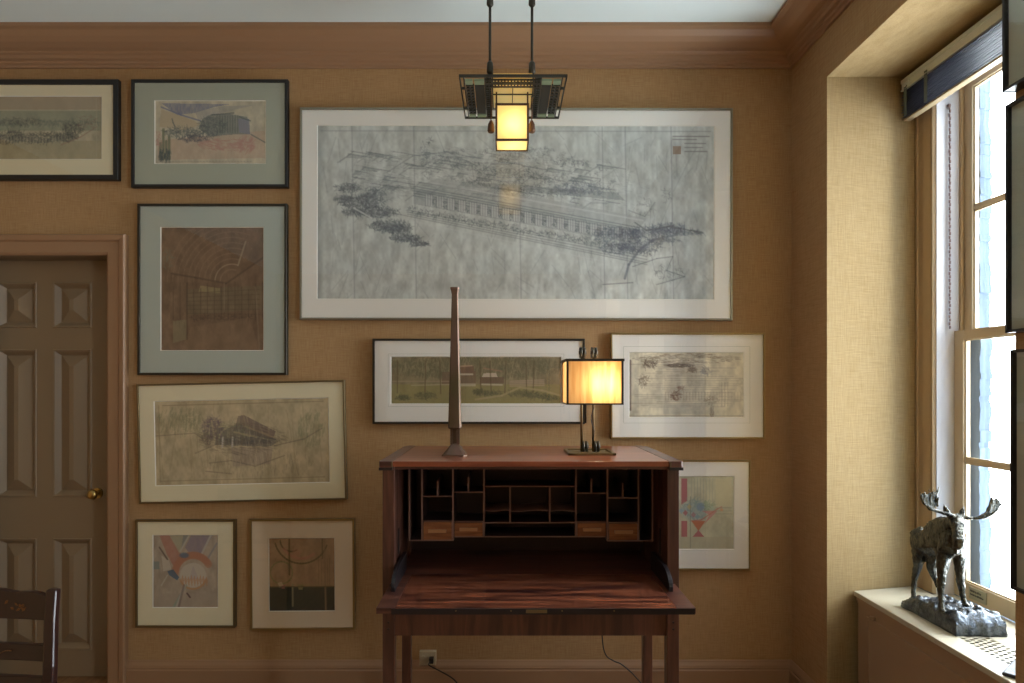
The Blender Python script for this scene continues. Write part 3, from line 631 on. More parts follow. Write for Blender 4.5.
def art_estate():                                        # brown-green long garden house, 169 x 46
    A = Art(169, 46, (124, 112, 82), 2.2, .07, 12); G = (84, 84, 60); Lt = (190, 178, 146)
    A.scrib(84, 8, 90, 12, 1500, G, .42, 3, .5, 95); A.scrib(84, 8, 90, 12, 300, (146, 132, 100), .35, 3, .4)
    A.poly([(0, 27), (169, 27), (169, 46), (0, 46)], (134, 126, 70), .7, .3); A.poly([(0, 38), (169, 30), (169, 36), (60, 46), (0, 46)], (130, 118, 76), .4)
    A.poly([(62, 10), (82, 9), (82, 16), (62, 17)], (112, 78, 60), .7); A.line(62, 9.5, 80, 8.5, (180, 140, 112), .7, .8); A.poly([(50, 15), (84, 14), (84, 27), (50, 27)], (104, 80, 62), .7)
    for i in range(8): A.line(64 + i * 2.2, 17, 65.2 + i * 2.2, 17, Lt, .9, .9)
    A.poly([(62, 26), (84, 26), (84, 29), (62, 29)], Lt, .7); A.poly([(92, 16), (104, 15.5), (106, 20), (90, 20)], (198, 180, 156), .85)
    A.poly([(88, 20), (112, 20), (112, 26), (88, 26)], (96, 72, 58), .7); A.line(90, 27, 110, 27.5, Lt, .8, .8)
    A.line(110, 14, 92, 11, (156, 112, 88), .7, .6)
    for i in range(4): A.line(118, 24 + i * 1.6, 152, 22.6 + i * 1.8, (184, 152, 128), .5, .6)
    A.line(0, 24, 60, 24, (160, 138, 110), .5, .6); A.line(20, 28, 60, 27, Lt, .5, .5)
    for x in (6, 34, 48, 64, 88, 98, 114, 134, 142): A.line(x, 4, x + A.r.randn(), 34 + A.r.rand() * 6, (78, 66, 46), .6, .6)
    for (x, y, rx, ry) in ((12, 40, 8, 3), (34, 38, 12, 4), (98, 36, 14, 3), (128, 36, 14, 3), (142, 38, 12, 3), (158, 40, 10, 3), (86, 34, 5, 3)):
        A.disc(x, y, rx, ry, (96, 92, 64), .6, .6); A.scrib(x, y, rx, ry, 90, (74, 74, 52), .5, 2)
    A.path([(84, 42), (110, 38), (128, 30), (150, 33), (168, 38)], (168, 148, 104), 1, .6); return A
def art_terrace():                                       # pale ink study with horizontal lines, 114 x 65
    A = Art(114, 65, (204, 196, 170), 2.2, .07, 13); D = (98, 84, 72)
    A.scrib(56, 6, 54, 5, 220, D, .4, 4, .4, 0); A.scrib(20, 12, 8, 3, 60, (72, 60, 54), .6, 3); A.scrib(48, 13, 14, 2, 90, (72, 64, 58), .5, 3, .4, 0)
    A.scrib(62, 17, 4, 3, 50, D, .6, 2); A.scrib(76, 19, 6, 3, 60, (120, 120, 124), .5, 3); A.scrib(14, 28, 5, 6, 80, D, .5, 3); A.scrib(46, 44, 5, 4, 80, (92, 62, 52), .6, 2)
    A.scrib(82, 48, 6, 4, 60, D, .5, 2); A.scrib(82, 58, 2, 6, 40, D, .5, 3, .4, 90); A.scrib(52, 36, 4, 2, 40, (120, 90, 78), .5, 2)
    for i in range(26): y = 10 + i * 1.8; A.line(A.r.rand() * 40, y, 70 + A.r.rand() * 44, y + A.r.randn() * .3, (124, 112, 98), .35, .45)
    for i in range(26): x = 36 + i * 3; A.line(x, 40, x, 48, (136, 120, 100), .4, .4)
    for i in range(3): A.line(92 + i * 3, 30, 92 + i * 3, 54, (110, 96, 80), .4, .5)
    A.poly([(34, 52), (84, 50), (84, 62), (34, 62)], (150, 152, 140), .4, .4); A.line(1, 8, 1, 58, (78, 66, 58), .9, .7); A.line(0, 64, 114, 64, (136, 130, 116), .6, .6)
    A.scrib(57, 32, 56, 28, 260, (206, 196, 172), .35, 5, .5, 0); return A
def art_facets():                                        # red and blue geometric, 66 x 72
    A = Art(66, 72, (184, 182, 150), 2.4, .04, 14); Rd = (166, 84, 88); Or = (190, 104, 74)
    A.poly([(0, 60), (66, 60), (66, 72), (0, 72)], (176, 170, 138), .6); A.poly([(48, 2), (64, 2), (64, 30), (48, 30)], (194, 188, 148), .7)
    A.poly([(14, 2), (20, 2), (20, 24), (14, 28)], Rd, .9); A.poly([(14, 44), (20, 44), (20, 60), (14, 60)], Rd, .9)
    for i in range(8): A.line(24 + i * 3, 2, 24 + i * 3, 30, (142, 148, 132), .4, .5)
    A.disc(28, 34, 16, 12, (150, 168, 170), .7, .4); A.disc(33, 30, 5, 5, (108, 132, 168), .8, .4); A.scrib(28, 32, 15, 10, 140, (110, 140, 140), .5, 3); A.scrib(42, 30, 6, 5, 70, (120, 140, 110), .5, 3)
    for (x, y, c_) in ((18, 36, Rd), (22, 30, (190, 170, 110)), (26, 38, (160, 110, 120)), (30, 40, (120, 150, 160)), (38, 26, (140, 160, 130)), (14, 34, (130, 160, 180)), (45, 32, (150, 170, 150))):
        A.poly([(x - 2.5, y), (x, y - 3), (x + 2.5, y), (x, y + 3)], c_, .8)
    A.poly([(34, 34), (50, 34), (36, 48), (42, 38)], (184, 106, 110), .7); A.poly([(24, 44), (38, 44), (31, 54)], Or, .95); A.poly([(31, 53), (37, 60), (25, 60)], Rd, .9)
    A.path([(24, 44), (34, 43), (50, 32), (54, 30)], (180, 96, 84), .5, .8); A.line(23, 20, 23, 72, (120, 126, 110), .5, .6)
    for y in (31, 34, 37): A.line(48, y, 64, y, (140, 140, 118), .4, .7)
    A.disc(54, 33, 2, 2, (206, 130, 90), .7); return A
_artmat = None
def art_mesh(A, name, x0, x1, z0, z1, y, parent):
    global _artmat
    if not _artmat:
        _artmat = bpy.data.materials.new('drawing_pigment'); _artmat.use_nodes = True; N = _artmat.node_tree.nodes
        at = N.new('ShaderNodeVertexColor'); at.layer_name = 'pigment'; b = N['Principled BSDF']; b.inputs['Roughness'].default_value = .85
        b.inputs['Specular IOR Level'].default_value = .2
        _artmat.node_tree.links.new(at.outputs[0], b.inputs['Base Color'])
    H, W_ = A.H, A.W; jj, ii = np.mgrid[0:H, 0:W_]
    co = np.stack([x0 + (x1 - x0) * ii / (W_ - 1), np.full(ii.shape, y), z1 + (z0 - z1) * jj / (H - 1)], -1).reshape(-1, 3)
    idx = (jj * W_ + ii); f = np.stack([idx[:-1, :-1], idx[1:, :-1], idx[1:, 1:], idx[:-1, 1:]], -1).reshape(-1, 4)
    me = bpy.data.meshes.new(name); me.vertices.add(len(co)); me.vertices.foreach_set('co', co.ravel())
    me.loops.add(f.size); me.loops.foreach_set('vertex_index', f.ravel().astype(np.int32)); me.polygons.add(len(f))
    me.polygons.foreach_set('loop_start', np.arange(0, f.size, 4, dtype=np.int32))
    me.update(calc_edges=True); A.a = 255 * (A.a / 255) ** .78
    ca = me.color_attributes.new('pigment', 'FLOAT_COLOR', 'POINT')
    rgba = np.ones((H * W_, 4)); rgba[:, :3] = s2l(np.clip(A.a, 0, 255).reshape(-1, 3)); ca.data.foreach_set('color', rgba.ravel())
    me.materials.append(_artmat); o = bpy.data.objects.new(name, me); C.objects.link(o); o.parent = parent; return o

def picture(label, rect, art, A, fw, fmat, mmat, tilt=0, inner=None, depth=.028, group=None, sh=(0, 0), nm='framed_drawing'):
    """rect, art: outer frame and sheet edges as seen (px); hung flat on the back wall"""
    zf = DIST - depth; s = F / zf
    cx, cz = ((rect[0] + rect[2]) / 2 - VX) / s, EYE - ((rect[1] + rect[3]) / 2 - VY) / s
    w, h = (rect[2] - rect[0]) / s, (rect[3] - rect[1]) / s
    r = thing(nm, label, 'picture', (cx, 0, cz), group or 'framed drawings on the back wall')
    hw, hh = w / 2, h / 2; fw = fw / s
    def L(b, name, m, ms=None):                          # mesh already in local coordinates
        bmesh.ops.recalc_face_normals(b.bm, faces=b.bm.faces)
        me = bpy.data.meshes.new(name); b.bm.to_mesh(me); b.bm.free()
        me.materials.append(m); o = bpy.data.objects.new(name, me); C.objects.link(o); o.parent = r; return o
    def rect4(x0, x1, z0, z1, y): return [(x0, y, z0), (x1, y, z0), (x1, y, z1), (x0, y, z1)]
    f = MB(); bmf = f.bm                                 # hollow moulded frame ring
    prof = [(0, -.002), (0, -depth + .002), (.0015, -depth), (fw - .001, -depth), (fw, -depth + .003), (fw, -.002)]
    rr = [[bmf.verts.new(p) for p in rect4(-hw + i, hw - i, -hh + i, hh - i, y)] for (i, y) in prof]
    for q in range(len(rr)):
        r0, r1 = rr[q], rr[(q + 1) % len(rr)]
        for k_ in range(4): bmf.faces.new((r0[k_], r0[(k_ + 1) % 4], r1[(k_ + 1) % 4], r1[k_]))
    L(f, 'frame', fmat)
    ax0, ax1 = (art[0] - VX) / s - cx, (art[2] - VX) / s - cx; az1, az0 = EYE - (art[1] - VY) / s - cz, EYE - (art[3] - VY) / s - cz
    ym = -depth + .009
    m = MB(); b_ = m.bm
    ro = [b_.verts.new(p) for p in rect4(-hw + fw, hw - fw, -hh + fw, hh - fw, ym)]
    e = .0035
    ri = [b_.verts.new(p) for p in rect4(ax0 - e, ax1 + e, az0 - e, az1 + e, ym)]
    for k_ in range(4): b_.faces.new((ro[k_], ro[(k_ + 1) % 4], ri[(k_ + 1) % 4], ri[k_]))
    mo = L(m, 'mat', mmat)
    bv = MB(); b_ = bv.bm
    r0 = [b_.verts.new(p) for p in rect4(ax0 - e, ax1 + e, az0 - e, az1 + e, ym)]; r1 = [b_.verts.new(p) for p in rect4(ax0, ax1, az0, az1, ym + .004)]
    for k_ in range(4): b_.faces.new((r0[k_], r0[(k_ + 1) % 4], r1[(k_ + 1) % 4], r1[k_]))
    bo = L(bv, 'mat_bevel', M['bevel']); bo.parent = mo
    if inner:                                            # second mat line scored around the sheet
        q = inner / s; g = MB(); t_ = .0012
        for (x0, x1, z0, z1) in ((ax0 - q, ax1 + q, az1 + q, az1 + q + t_), (ax0 - q, ax1 + q, az0 - q - t_, az0 - q), (ax0 - q - t_, ax0 - q, az0 - q, az1 + q), (ax1 + q, ax1 + q + t_, az0 - q, az1 + q)):
            g.box(x0, x1, ym - .0006, ym, z0, z1)
        L(g, 'scored_line', M['matgreen']).parent = mo
    art_mesh(A, 'drawing', ax0, ax1, az0, az1, ym + .004, r)
    bk = MB(); bk.box(-hw + fw * .5, hw - fw * .5, -.008, -.003, -hh + fw * .5, hh - fw * .5); L(bk, 'backing', M['cover'])
    g = MB(); g.quad(*rect4(-hw + fw, hw - fw, -hh + fw, hh - fw, -depth + .004)); L(g, 'glass', M['pglass'])
    r.rotation_euler = (0, R(tilt), 0)
    return r
picture('black-framed long landscape drawing with cream mat, cut off by the left edge above the door', (-140, 79, 117.8, 179.5), (-110, 95.5, 99.8, 158), art_long_house(), 5, M['black'], M['matcream'])
picture('small framed crayon hill-town drawing with sage mat in a black frame, upper left', (130.7, 79, 287.5, 187), (154, 100, 264.5, 162.5), art_hill(), 3, M['black'], M['matgreen'])
picture('upright framed dark sepia drawing of an arched hall with blue-grey mat', (137, 203.5, 286.6, 375), (160, 227, 262.3, 350), art_hall(), 2.4, M['charcoal'], M['matblue'])
picture('slightly tilted framed pencil drawing of a house with wide cream mat', (137.2, 382, 345.3, 502), (154, 400, 328, 484), art_house(), 1.8, M['dullbrass'], M['matcream'], tilt=-1.2)
picture('small framed abstract with a pale disc and diagonal bands, nearest the door casing', (134.8, 520, 234.8, 628), (152, 536, 216.5, 608), art_geo_disc(), 2, M['dullbrass'], M['matcream'])
picture('small framed abstract with thin arcs over a dark band, left of the desk leg', (249.5, 519.3, 354.3, 630.3), (268.5, 539, 333.8, 611.5), art_geo_dark(), 2, M['goldf'], M['matbeige'], tilt=-.4)
picture('very large framed pencil bird\'s-eye drawing with white mat above the desk', (299.5, 107.5, 733, 319.8), (317, 125, 714.5, 298.5), art_birdseye(), 2, M['silver'], M['matwhite'], tilt=.1, depth=.034)
picture('wide framed coloured drawing of a garden house behind the tall vase and desk lamp', (372.3, 338.6, 585, 424), (391, 357, 561, 403.5), art_estate(), 2.2, M['charcoal'], M['matblue'] if 0 else M['matwhite'], inner=3)
picture('silver-framed pale sketch with white mat to the right of the lit desk lamp', (610.8, 332.8, 765.5, 439), (630, 352.5, 744.5, 417), art_terrace(), 1.8, M['goldf'], M['matwhite'], inner=6)
picture('framed red and blue geometric print half hidden behind the right side of the desk', (650, 460.5, 751, 570.5), (668, 477, 734.5, 549.5), art_facets(), 1.6, M['goldf'], M['matwhite'])

# pictures on the pier of the right wall, seen nearly edge-on
for (lb, zf_, Z0, Z1, wd) in (('black-framed picture high on the right-hand pier, topmost of three', 1.686, 2.283, 2.78, .42),
                              ('black-framed picture on the right-hand pier, middle of three', 1.676, 1.62, 2.243, .46),
                              ('black-framed picture on the right-hand pier, lowest of three', 1.66, .925, 1.573, .46)):
    y1 = zf_ - DIST; y0 = y1 - wd; xf = XR - .04
    r = thing('framed_picture', lb, 'picture', (XR, (y0 + y1) / 2, (Z0 + Z1) / 2), 'black-framed pictures on the pier'); t_ = .008
    f = MB(); f.box(xf, XR - .002, y0, y0 + t_, Z0, Z1); f.box(xf, XR - .002, y1 - t_, y1, Z0, Z1); f.box(xf, XR - .002, y0, y1, Z0, Z0 + t_); f.box(xf, XR - .002, y0, y1, Z1 - t_, Z1)
    f.build('frame', M['black'], r)
    g = MB(); g.box(xf + .012, xf + .016, y0 + t_, y1 - t_, Z0 + t_, Z1 - t_); g.build('mat', M['matgreen'], r)
    g = MB(); g.box(xf + .0105, xf + .012, y0 + .1, y1 - .1, Z0 + .1, Z1 - .1); g.build('drawing', mat('faded_print', col(120, 112, 92), .8, vary=.4, vscale=(20, 20, 20)), r)
    g = MB(); g.quad((xf + .005, y0 + t_, Z0 + t_), (xf + .005, y1 - t_, Z0 + t_), (xf + .005, y1 - t_, Z1 - t_), (xf + .005, y0 + t_, Z1 - t_)); g.build('glass', M['pglass'], r)

# ---------------------------------------------------------------- desk
def Y(z): return z - DIST
DKX0, DKX1 = -.446, .652; TZ = 1.197; LZ = .745
desk = thing('drop_front_desk', 'dark reddish wooden drop-front desk with open pigeonholes and lowered writing leaf', 'desk', ((DKX0 + DKX1) / 2, Y(2.5), 0))
t = MB(); t.prism([(-.452 + .045, Y(2.255), TZ - .02), (.658 - .045, Y(2.255), TZ - .02), (.658 - .045, Y(2.84), TZ - .02), (-.452 + .045, Y(2.84), TZ - .02)], (0, 0, .02))
t.build('top', M['top'], desk, bevel=.002)
for (x0, x1, s) in ((-.456, -.407, 1), (.613, .662, -1)):
    t = MB(); xo = x0 if s > 0 else x1; xi = x1 if s > 0 else x0
    t.prism([(xi, Y(2.255), TZ - .021), (xi, Y(2.245), TZ - .021), (xo + s * .006, Y(2.245), TZ - .021), (xo, Y(2.252), TZ - .021), (xo, Y(2.80), TZ - .021), (xo + s * .02, Y(2.845), TZ - .021), (xi, Y(2.845), TZ - .021)], (0, 0, .0225))
    e = t.build('breadboard_end', M['desk'], desk, bevel=.002)
    p_ = MB(); p_.box(min(xi, xi - s * .004), max(xi, xi - s * .004), Y(2.243), Y(2.25), TZ - .02, TZ); p_.build('peg', M['dullbrass'], e)
    c_ = MB(); c_.box(min(xo, xi), max(xo, xi), Y(2.246), Y(2.30), TZ - .032, TZ - .021); c_.build('corner_block', M['deskdark'], desk)
t = MB(); t.box(-.4, .606, Y(2.262), Y(2.28), TZ - .03, TZ - .02); t.build('lintel', M['desk'], desk)
PW = .044
for x0 in (DKX0, DKX1 - PW):
    l = MB(); l.box(x0, x0 + PW, Y(2.265), Y(2.265) + PW, 0, TZ - .02); lo = l.build('front_leg', M['deskv'], desk, bevel=.002)
    for z in (.70, .675, .60, .575):
        pg = MB(); pg.tube([(x0 + PW * .5, Y(2.266), z), (x0 + PW * .5, Y(2.2625), z)], .004, 8); pg.build('peg', M['deskdark'], lo)
for x0 in (DKX0, DKX1 - PW + .012):
    l = MB(); l.box(x0, x0 + PW * .9, Y(2.70), Y(2.74), 0, TZ - .02); l.build('rear_leg', M['deskv'], desk, bevel=.002)
for (x0, sg) in ((DKX0 + .012, 1), (DKX1 - .026, -1)):    # boarded side walls with grooves
    l = MB(); l.box(x0, x0 + .014, Y(2.30), Y(2.70), .56, TZ - .021)
    xi = x0 + .014 if sg > 0 else x0
    for (a, b) in ((2.31, 2.36), (2.365, 2.42), (2.425, 2.50)): l.box(min(xi, xi + sg * .012), max(xi, xi + sg * .012), Y(a), Y(b), LZ, TZ - .021)
    l.build('side_panel', M['deskv'], desk)
    l = MB(); l.box(min(xi + sg * .012, xi + sg * .0135), max(xi + sg * .012, xi + sg * .0135), Y(2.38), Y(2.40), .82, .92); l.build('slot_shade', M['shadow'], desk)  # thin dark strip on the panel, painted as the shade of a slot
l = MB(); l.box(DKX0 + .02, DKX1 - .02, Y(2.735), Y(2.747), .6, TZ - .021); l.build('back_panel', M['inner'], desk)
l = MB(); l.box(DKX0 + .044, DKX1 - .044, Y(2.375), Y(2.735), LZ - .02, LZ - .001); l.build('desk_bed', M['desk'], desk, bevel=.001)
l = MB(); l.box(DKX0 + PW - .005, DKX1 - PW + .005, Y(2.275), Y(2.295), .547, LZ - .018); l.build('apron', M['deskv'], desk)
for (x0, x1) in ((DKX0 + .01, DKX0 + .03), (DKX1 - .03, DKX1 - .01)):
    l = MB(); l.box(x0, x1, Y(2.31), Y(2.70), .56, .70); l.build('side_rail', M['deskv'], desk)
# leaf: notched around the posts
LX0, LX1, LF = -.417, .634, 2.012
lf = MB(); bx = .062
z0 = LZ - .019
lf.prism([(LX0 + bx, Y(LF), z0), (LX1 - bx, Y(LF), z0), (LX1 - bx, Y(2.372), z0), (LX0 + bx, Y(2.372), z0)], (0, 0, .019))
leaf = lf.build('drop_leaf', M['leaf'], desk, bevel=.001)
for s, xo in ((1, LX0), (-1, LX1)):
    e = MB(); xi = xo + s * bx; xn = (DKX0 + PW + .003) if s > 0 else (DKX1 - PW - .003)
    e.prism([(xi, Y(LF), z0), (xo, Y(LF), z0), (xo, Y(2.258), z0), (xn, Y(2.258), z0), (xn, Y(2.372), z0), (xi, Y(2.372), z0)], (0, 0, .0192))
    e.build('leaf_end', M['desk'], leaf, bevel=.001)
e = MB(); e.box(LX0 + bx - .012, LX1 - .004, Y(LF) - .003, Y(LF), LZ - .0205, LZ - .001); e.build('dark_edge', M['deskdark'], leaf)
e = MB(); a, b = P(526, 611, LF), P(547, 611, LF); e.box(a.x, b.x, Y(LF) - .005, Y(LF) - .002, LZ - .015, LZ - .004)
e.build('lock_plate', M['dullbrass'], leaf)
for px in (456, 511, 562, 614):
    e = MB(); q = P(px, 611, LF); e.tube([(q.x, Y(LF) - .002, LZ - .008), (q.x, Y(LF) - .0045, LZ - .008)], .0025, 8); e.build('stud', M['dullbrass'], leaf)
for sx in (DKX0 + PW + .005, DKX1 - PW - .019):           # curved supports rising beside the leaf
    e = MB(); pts = [(sx, Y(2.17), LZ), (sx, Y(2.168), LZ + .018)]
    for i in range(9): a = R(90 * i / 8); pts.append((sx, Y(2.17 + .11 * (1 - math.cos(a))), LZ + .02 + .05 * math.sin(a)))
    pts += [(sx, Y(2.44), LZ + .07), (sx, Y(2.44), LZ)]
    e.prism(pts, (.014, 0, 0)); e.build('curved_support', M['deskdark'], desk, bevel=.001)
# pigeonholes
def hx(px, z): return (px - VX) / F * z
def hz(py, z): return EYE - (py - VY) / F * z
ZC1, ZC2, ZBK = 2.54, 2.515, 2.70
TT = .0045
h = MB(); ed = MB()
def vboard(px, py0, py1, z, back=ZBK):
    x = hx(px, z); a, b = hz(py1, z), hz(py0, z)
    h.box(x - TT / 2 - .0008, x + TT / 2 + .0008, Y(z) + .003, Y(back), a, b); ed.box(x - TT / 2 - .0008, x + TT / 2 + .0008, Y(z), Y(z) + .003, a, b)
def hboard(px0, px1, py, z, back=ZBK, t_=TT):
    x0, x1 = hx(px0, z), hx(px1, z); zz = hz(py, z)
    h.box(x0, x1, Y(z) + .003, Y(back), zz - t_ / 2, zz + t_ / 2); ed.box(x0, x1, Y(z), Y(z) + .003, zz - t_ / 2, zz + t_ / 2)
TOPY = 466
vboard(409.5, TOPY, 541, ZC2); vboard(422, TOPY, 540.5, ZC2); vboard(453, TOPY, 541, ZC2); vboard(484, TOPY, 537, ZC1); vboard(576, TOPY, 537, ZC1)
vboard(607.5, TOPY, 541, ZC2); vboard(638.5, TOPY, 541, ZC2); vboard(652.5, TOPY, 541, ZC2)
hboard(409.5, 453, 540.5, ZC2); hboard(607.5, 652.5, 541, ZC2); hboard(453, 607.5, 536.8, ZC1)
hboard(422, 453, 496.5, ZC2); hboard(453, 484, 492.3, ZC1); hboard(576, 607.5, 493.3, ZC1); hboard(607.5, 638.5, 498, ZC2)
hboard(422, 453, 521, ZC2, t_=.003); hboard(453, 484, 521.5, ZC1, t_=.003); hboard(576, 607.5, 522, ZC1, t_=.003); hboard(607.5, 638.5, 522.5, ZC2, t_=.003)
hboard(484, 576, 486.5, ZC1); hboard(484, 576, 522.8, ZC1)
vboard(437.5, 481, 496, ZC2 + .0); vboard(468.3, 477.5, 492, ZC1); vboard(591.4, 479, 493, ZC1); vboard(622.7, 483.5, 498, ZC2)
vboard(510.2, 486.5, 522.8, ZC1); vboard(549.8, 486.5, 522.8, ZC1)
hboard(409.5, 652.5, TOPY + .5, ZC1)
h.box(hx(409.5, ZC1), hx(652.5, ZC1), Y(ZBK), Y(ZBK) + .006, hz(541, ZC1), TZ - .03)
hob = h.build('pigeonholes', M['inner'], desk); ed.build('lit_shelf_edges', M['cubbyedge'], hob)  # front edges coloured paler for the light that falls on them
pp = MB()                                                # thin sagging letter shelves in the middle
for (a, b) in ((485, 509.5), (511, 549), (550.5, 575.5)):
    n = 10
    for i in range(n):
        x0 = hx(a + (b - a) * i / n, ZC1); x1 = hx(a + (b - a) * (i + 1) / n, ZC1); zz = hz(511, ZC1) + .0025 * math.cos(2 * math.pi * (i + .5) / n + a)
        pp.box(x0, x1, Y(ZC1) + .002, Y(ZBK), zz - .001, zz + .001)
pp.build('letter_shelf', M['cubbyedge'], desk)
for (x0, x1, y0, y1, z) in ((423.4, 451.8, 522, 539.6, ZC2), (454.4, 482.8, 522.5, 536, ZC1), (577.4, 606, 523, 536, ZC1), (609, 637.4, 523.6, 540, ZC2)):
    d_ = MB(); d_.box(hx(x0, z), hx(x1, z), Y(z) - .004, Y(ZBK) - .02, hz(y1, z), hz(y0, z)); do = d_.build('drawer', M['drawer'], desk, bevel=.0015)
    xm = (x0 + x1) / 2; zm = hz((y0 + y1) / 2 - .6, z); a, b = hx(xm - 9, z), hx(xm + 9, z)
    g = MB(); g.box(a, b, Y(z) - .018, Y(z) - .011, zm - .007, zm + .007); g.box(a, a + .008, Y(z) - .012, Y(z) - .003, zm - .005, zm + .005); g.box(b - .008, b, Y(z) - .012, Y(z) - .003, zm - .005, zm + .005)
    g.build('handle', M['handle'], do, bevel=.0015)

# ---------------------------------------------------------------- tall copper vase
vx, vz = P(455, 456, 2.47).x, 2.47
v = thing('weed_vase', 'very tall slender square copper vase with pyramid foot, standing on the desk', 'vase', (vx, Y(vz), TZ))
def sq(r, z, b=.25):
    c_ = r * b; return [(vx + x, Y(vz) + y, TZ + z) for (x, y) in ((-r, -r + c_), (-r + c_, -r), (r - c_, -r), (r, -r + c_), (r, r - c_), (r - c_, r), (-r + c_, r), (-r, r - c_))]
b_ = MB(); b_.loft([sq(.05, 0), sq(.05, .004), sq(.044, .008), sq(.016, .043), sq(.015, .046)]); b_.build('foot', M['copper'], v)
b_ = MB()
for (dx_, dy_) in ((-1, -1), (1, -1), (1, 1), (-1, 1)):
    b_.box(vx + dx_ * .0135 - .005, vx + dx_ * .0135 + .005, Y(vz) + dy_ * .0135 - .005, Y(vz) + dy_ * .0135 + .005, TZ + .044, TZ + .112)
b_.loft([sq(.009, .044), sq(.009, .112)]); b_.build('stem', M['copper'], v)
b_ = MB(); b_.loft([sq(.022, .106), sq(.0265, .112), sq(.026, .12), sq(.0225, .24), sq(.0175, .44), sq(.0135, .60), sq(.0125, .646), sq(.015, .66), sq(.0175, .668), sq(.0175, .675), sq(.014, .676)])
b_.build('shaft', M['copper'], v)

# ---------------------------------------------------------------- desk lamp
LC = Vector((.362, Y(2.57), TZ)); lz = 2.57
lamp = thing('desk_lamp', 'lit desk lamp with amber box shade and twin bronze posts on the desk', 'lamp', LC)
bx0, bx1, by0, by1 = .262, .454, Y(2.452), Y(2.64)
b_ = MB(); q = .014
b_.box(bx0, bx1, by0, by0 + q, TZ, TZ + .009); b_.box(bx0, bx1, by1 - q, by1, TZ, TZ + .009); b_.box(bx0, bx0 + q, by0, by1, TZ, TZ + .009); b_.box(bx1 - q, bx1, by0, by1, TZ, TZ + .009)
b_.box(bx0 + q, bx1 - q, by0 + q, by1 - q, TZ, TZ + .004); b_.build('base', M['dullbrass'], lamp, bevel=.001)
ly = Y(2.53)
for (px, ext) in ((581.6, 0), (593.2, 0)):
    x = hx(px, 2.53)
    p_ = MB(); p_.tube([(x, ly, TZ + .008), (x, ly, TZ + .42)], .0052, 10); p_.build('post', M['dullbrass'], lamp)
    for dz_, rr_ in ((.028, .022), (.416, .022)):
        for off in ((.002, .016) if dz_ < .1 else (-.008, .006)):
            w_ = MB(); w_.tube([(x + off, ly, TZ + dz_), (x + off + .009, ly, TZ + dz_)], rr_, 20)
            w_.tube([(x + off - .003, ly, TZ + dz_), (x + off + .013, ly, TZ + dz_)], rr_ * .35, 12); w_.build('wheel', M['bronze'], lamp)
p_ = MB(); x = hx(585.6, 2.53); p_.tube([(x, ly, TZ + .125), (x, ly, TZ + .38)], .0045, 10); p_.build('counter_rod', M['bronze'], lamp)
p_ = MB(); x = hx(592.5, 2.53); pts = [(x + .006 * math.sin(i * .9), ly - .004, TZ + .06 + i * .016) for i in range(10)]; p_.tube(pts, .002, 6); p_.build('pull_cord', M['cord'], lamp)
SX0, SX1 = hx(567.5, 2.40), hx(622.4, 2.40); SY0, SY1 = Y(2.40), Y(2.60); SZ0, SZ1 = hz(404, 2.40), hz(360, 2.40)
s_ = MB()
for a, b in (((SX0, SY0), (SX1, SY0)), ((SX1, SY0), (SX1, SY1)), ((SX1, SY1), (SX0, SY1)), ((SX0, SY1), (SX0, SY0))):
    s_.quad((*a, SZ0), (*b, SZ0), (*b, SZ1), (*a, SZ1))
sh = s_.build('lamp_shade', M['amber'], lamp)
f_ = MB(); t_ = .004
for z in (SZ0, SZ1):
    hh = .003 if z == SZ0 else .005; o_ = t_ if z == SZ0 else t_ * 1.8
    f_.box(SX0 - o_, SX1 + o_, SY0 - o_, SY0 + .001, z - hh, z + hh); f_.box(SX0 - o_, SX1 + o_, SY1 - .001, SY1 + o_, z - hh, z + hh)
    f_.box(SX0 - o_, SX0 + .001, SY0, SY1, z - hh, z + hh); f_.box(SX1 - .001, SX1 + o_, SY0, SY1, z - hh, z + hh)
for (x, y) in ((SX0, SY0), (SX1, SY0), (SX1, SY1), (SX0, SY1)): f_.box(x - t_, x + t_, y - t_, y + t_, SZ0, SZ1)
f_.box(SX0, SX1, ly - .004, ly + .004, SZ1 - .004, SZ1 + .002)
f_.build('shade_frame', M['charcoal'], sh)
bl = Vector((hx(602, 2.455), Y(2.455), hz(383, 2.455)))
def bulb(c, r, e, parent, colr, P_):
    m = bpy.data.materials.new('bulb_glow'); m.use_nodes = True; b = m.node_tree.nodes['Principled BSDF']
    b.inputs['Emission Color'].default_value = colr + (1,); b.inputs['Emission Strength'].default_value = e; b.inputs['Base Color'].default_value = (1, 1, 1, 1)
    q = MB(); q.ball(c, r, 2, (1, 1, 1.25)); o = q.build('bulb', m, parent)
    l = bpy.data.lights.new('lamp_light', 'POINT'); l.energy = P_; l.color = colr; l.shadow_soft_size = r * 1.6
    lo = bpy.data.objects.new('lamp_light', l); C.objects.link(lo); lo.parent = parent; lo.location = c - parent_origin(parent)
    o.visible_shadow = True
    return o, lo
q_, l_ = bulb(bl, .016, 5, lamp, (1, .80, .54), .36)
l_.location.y -= .0

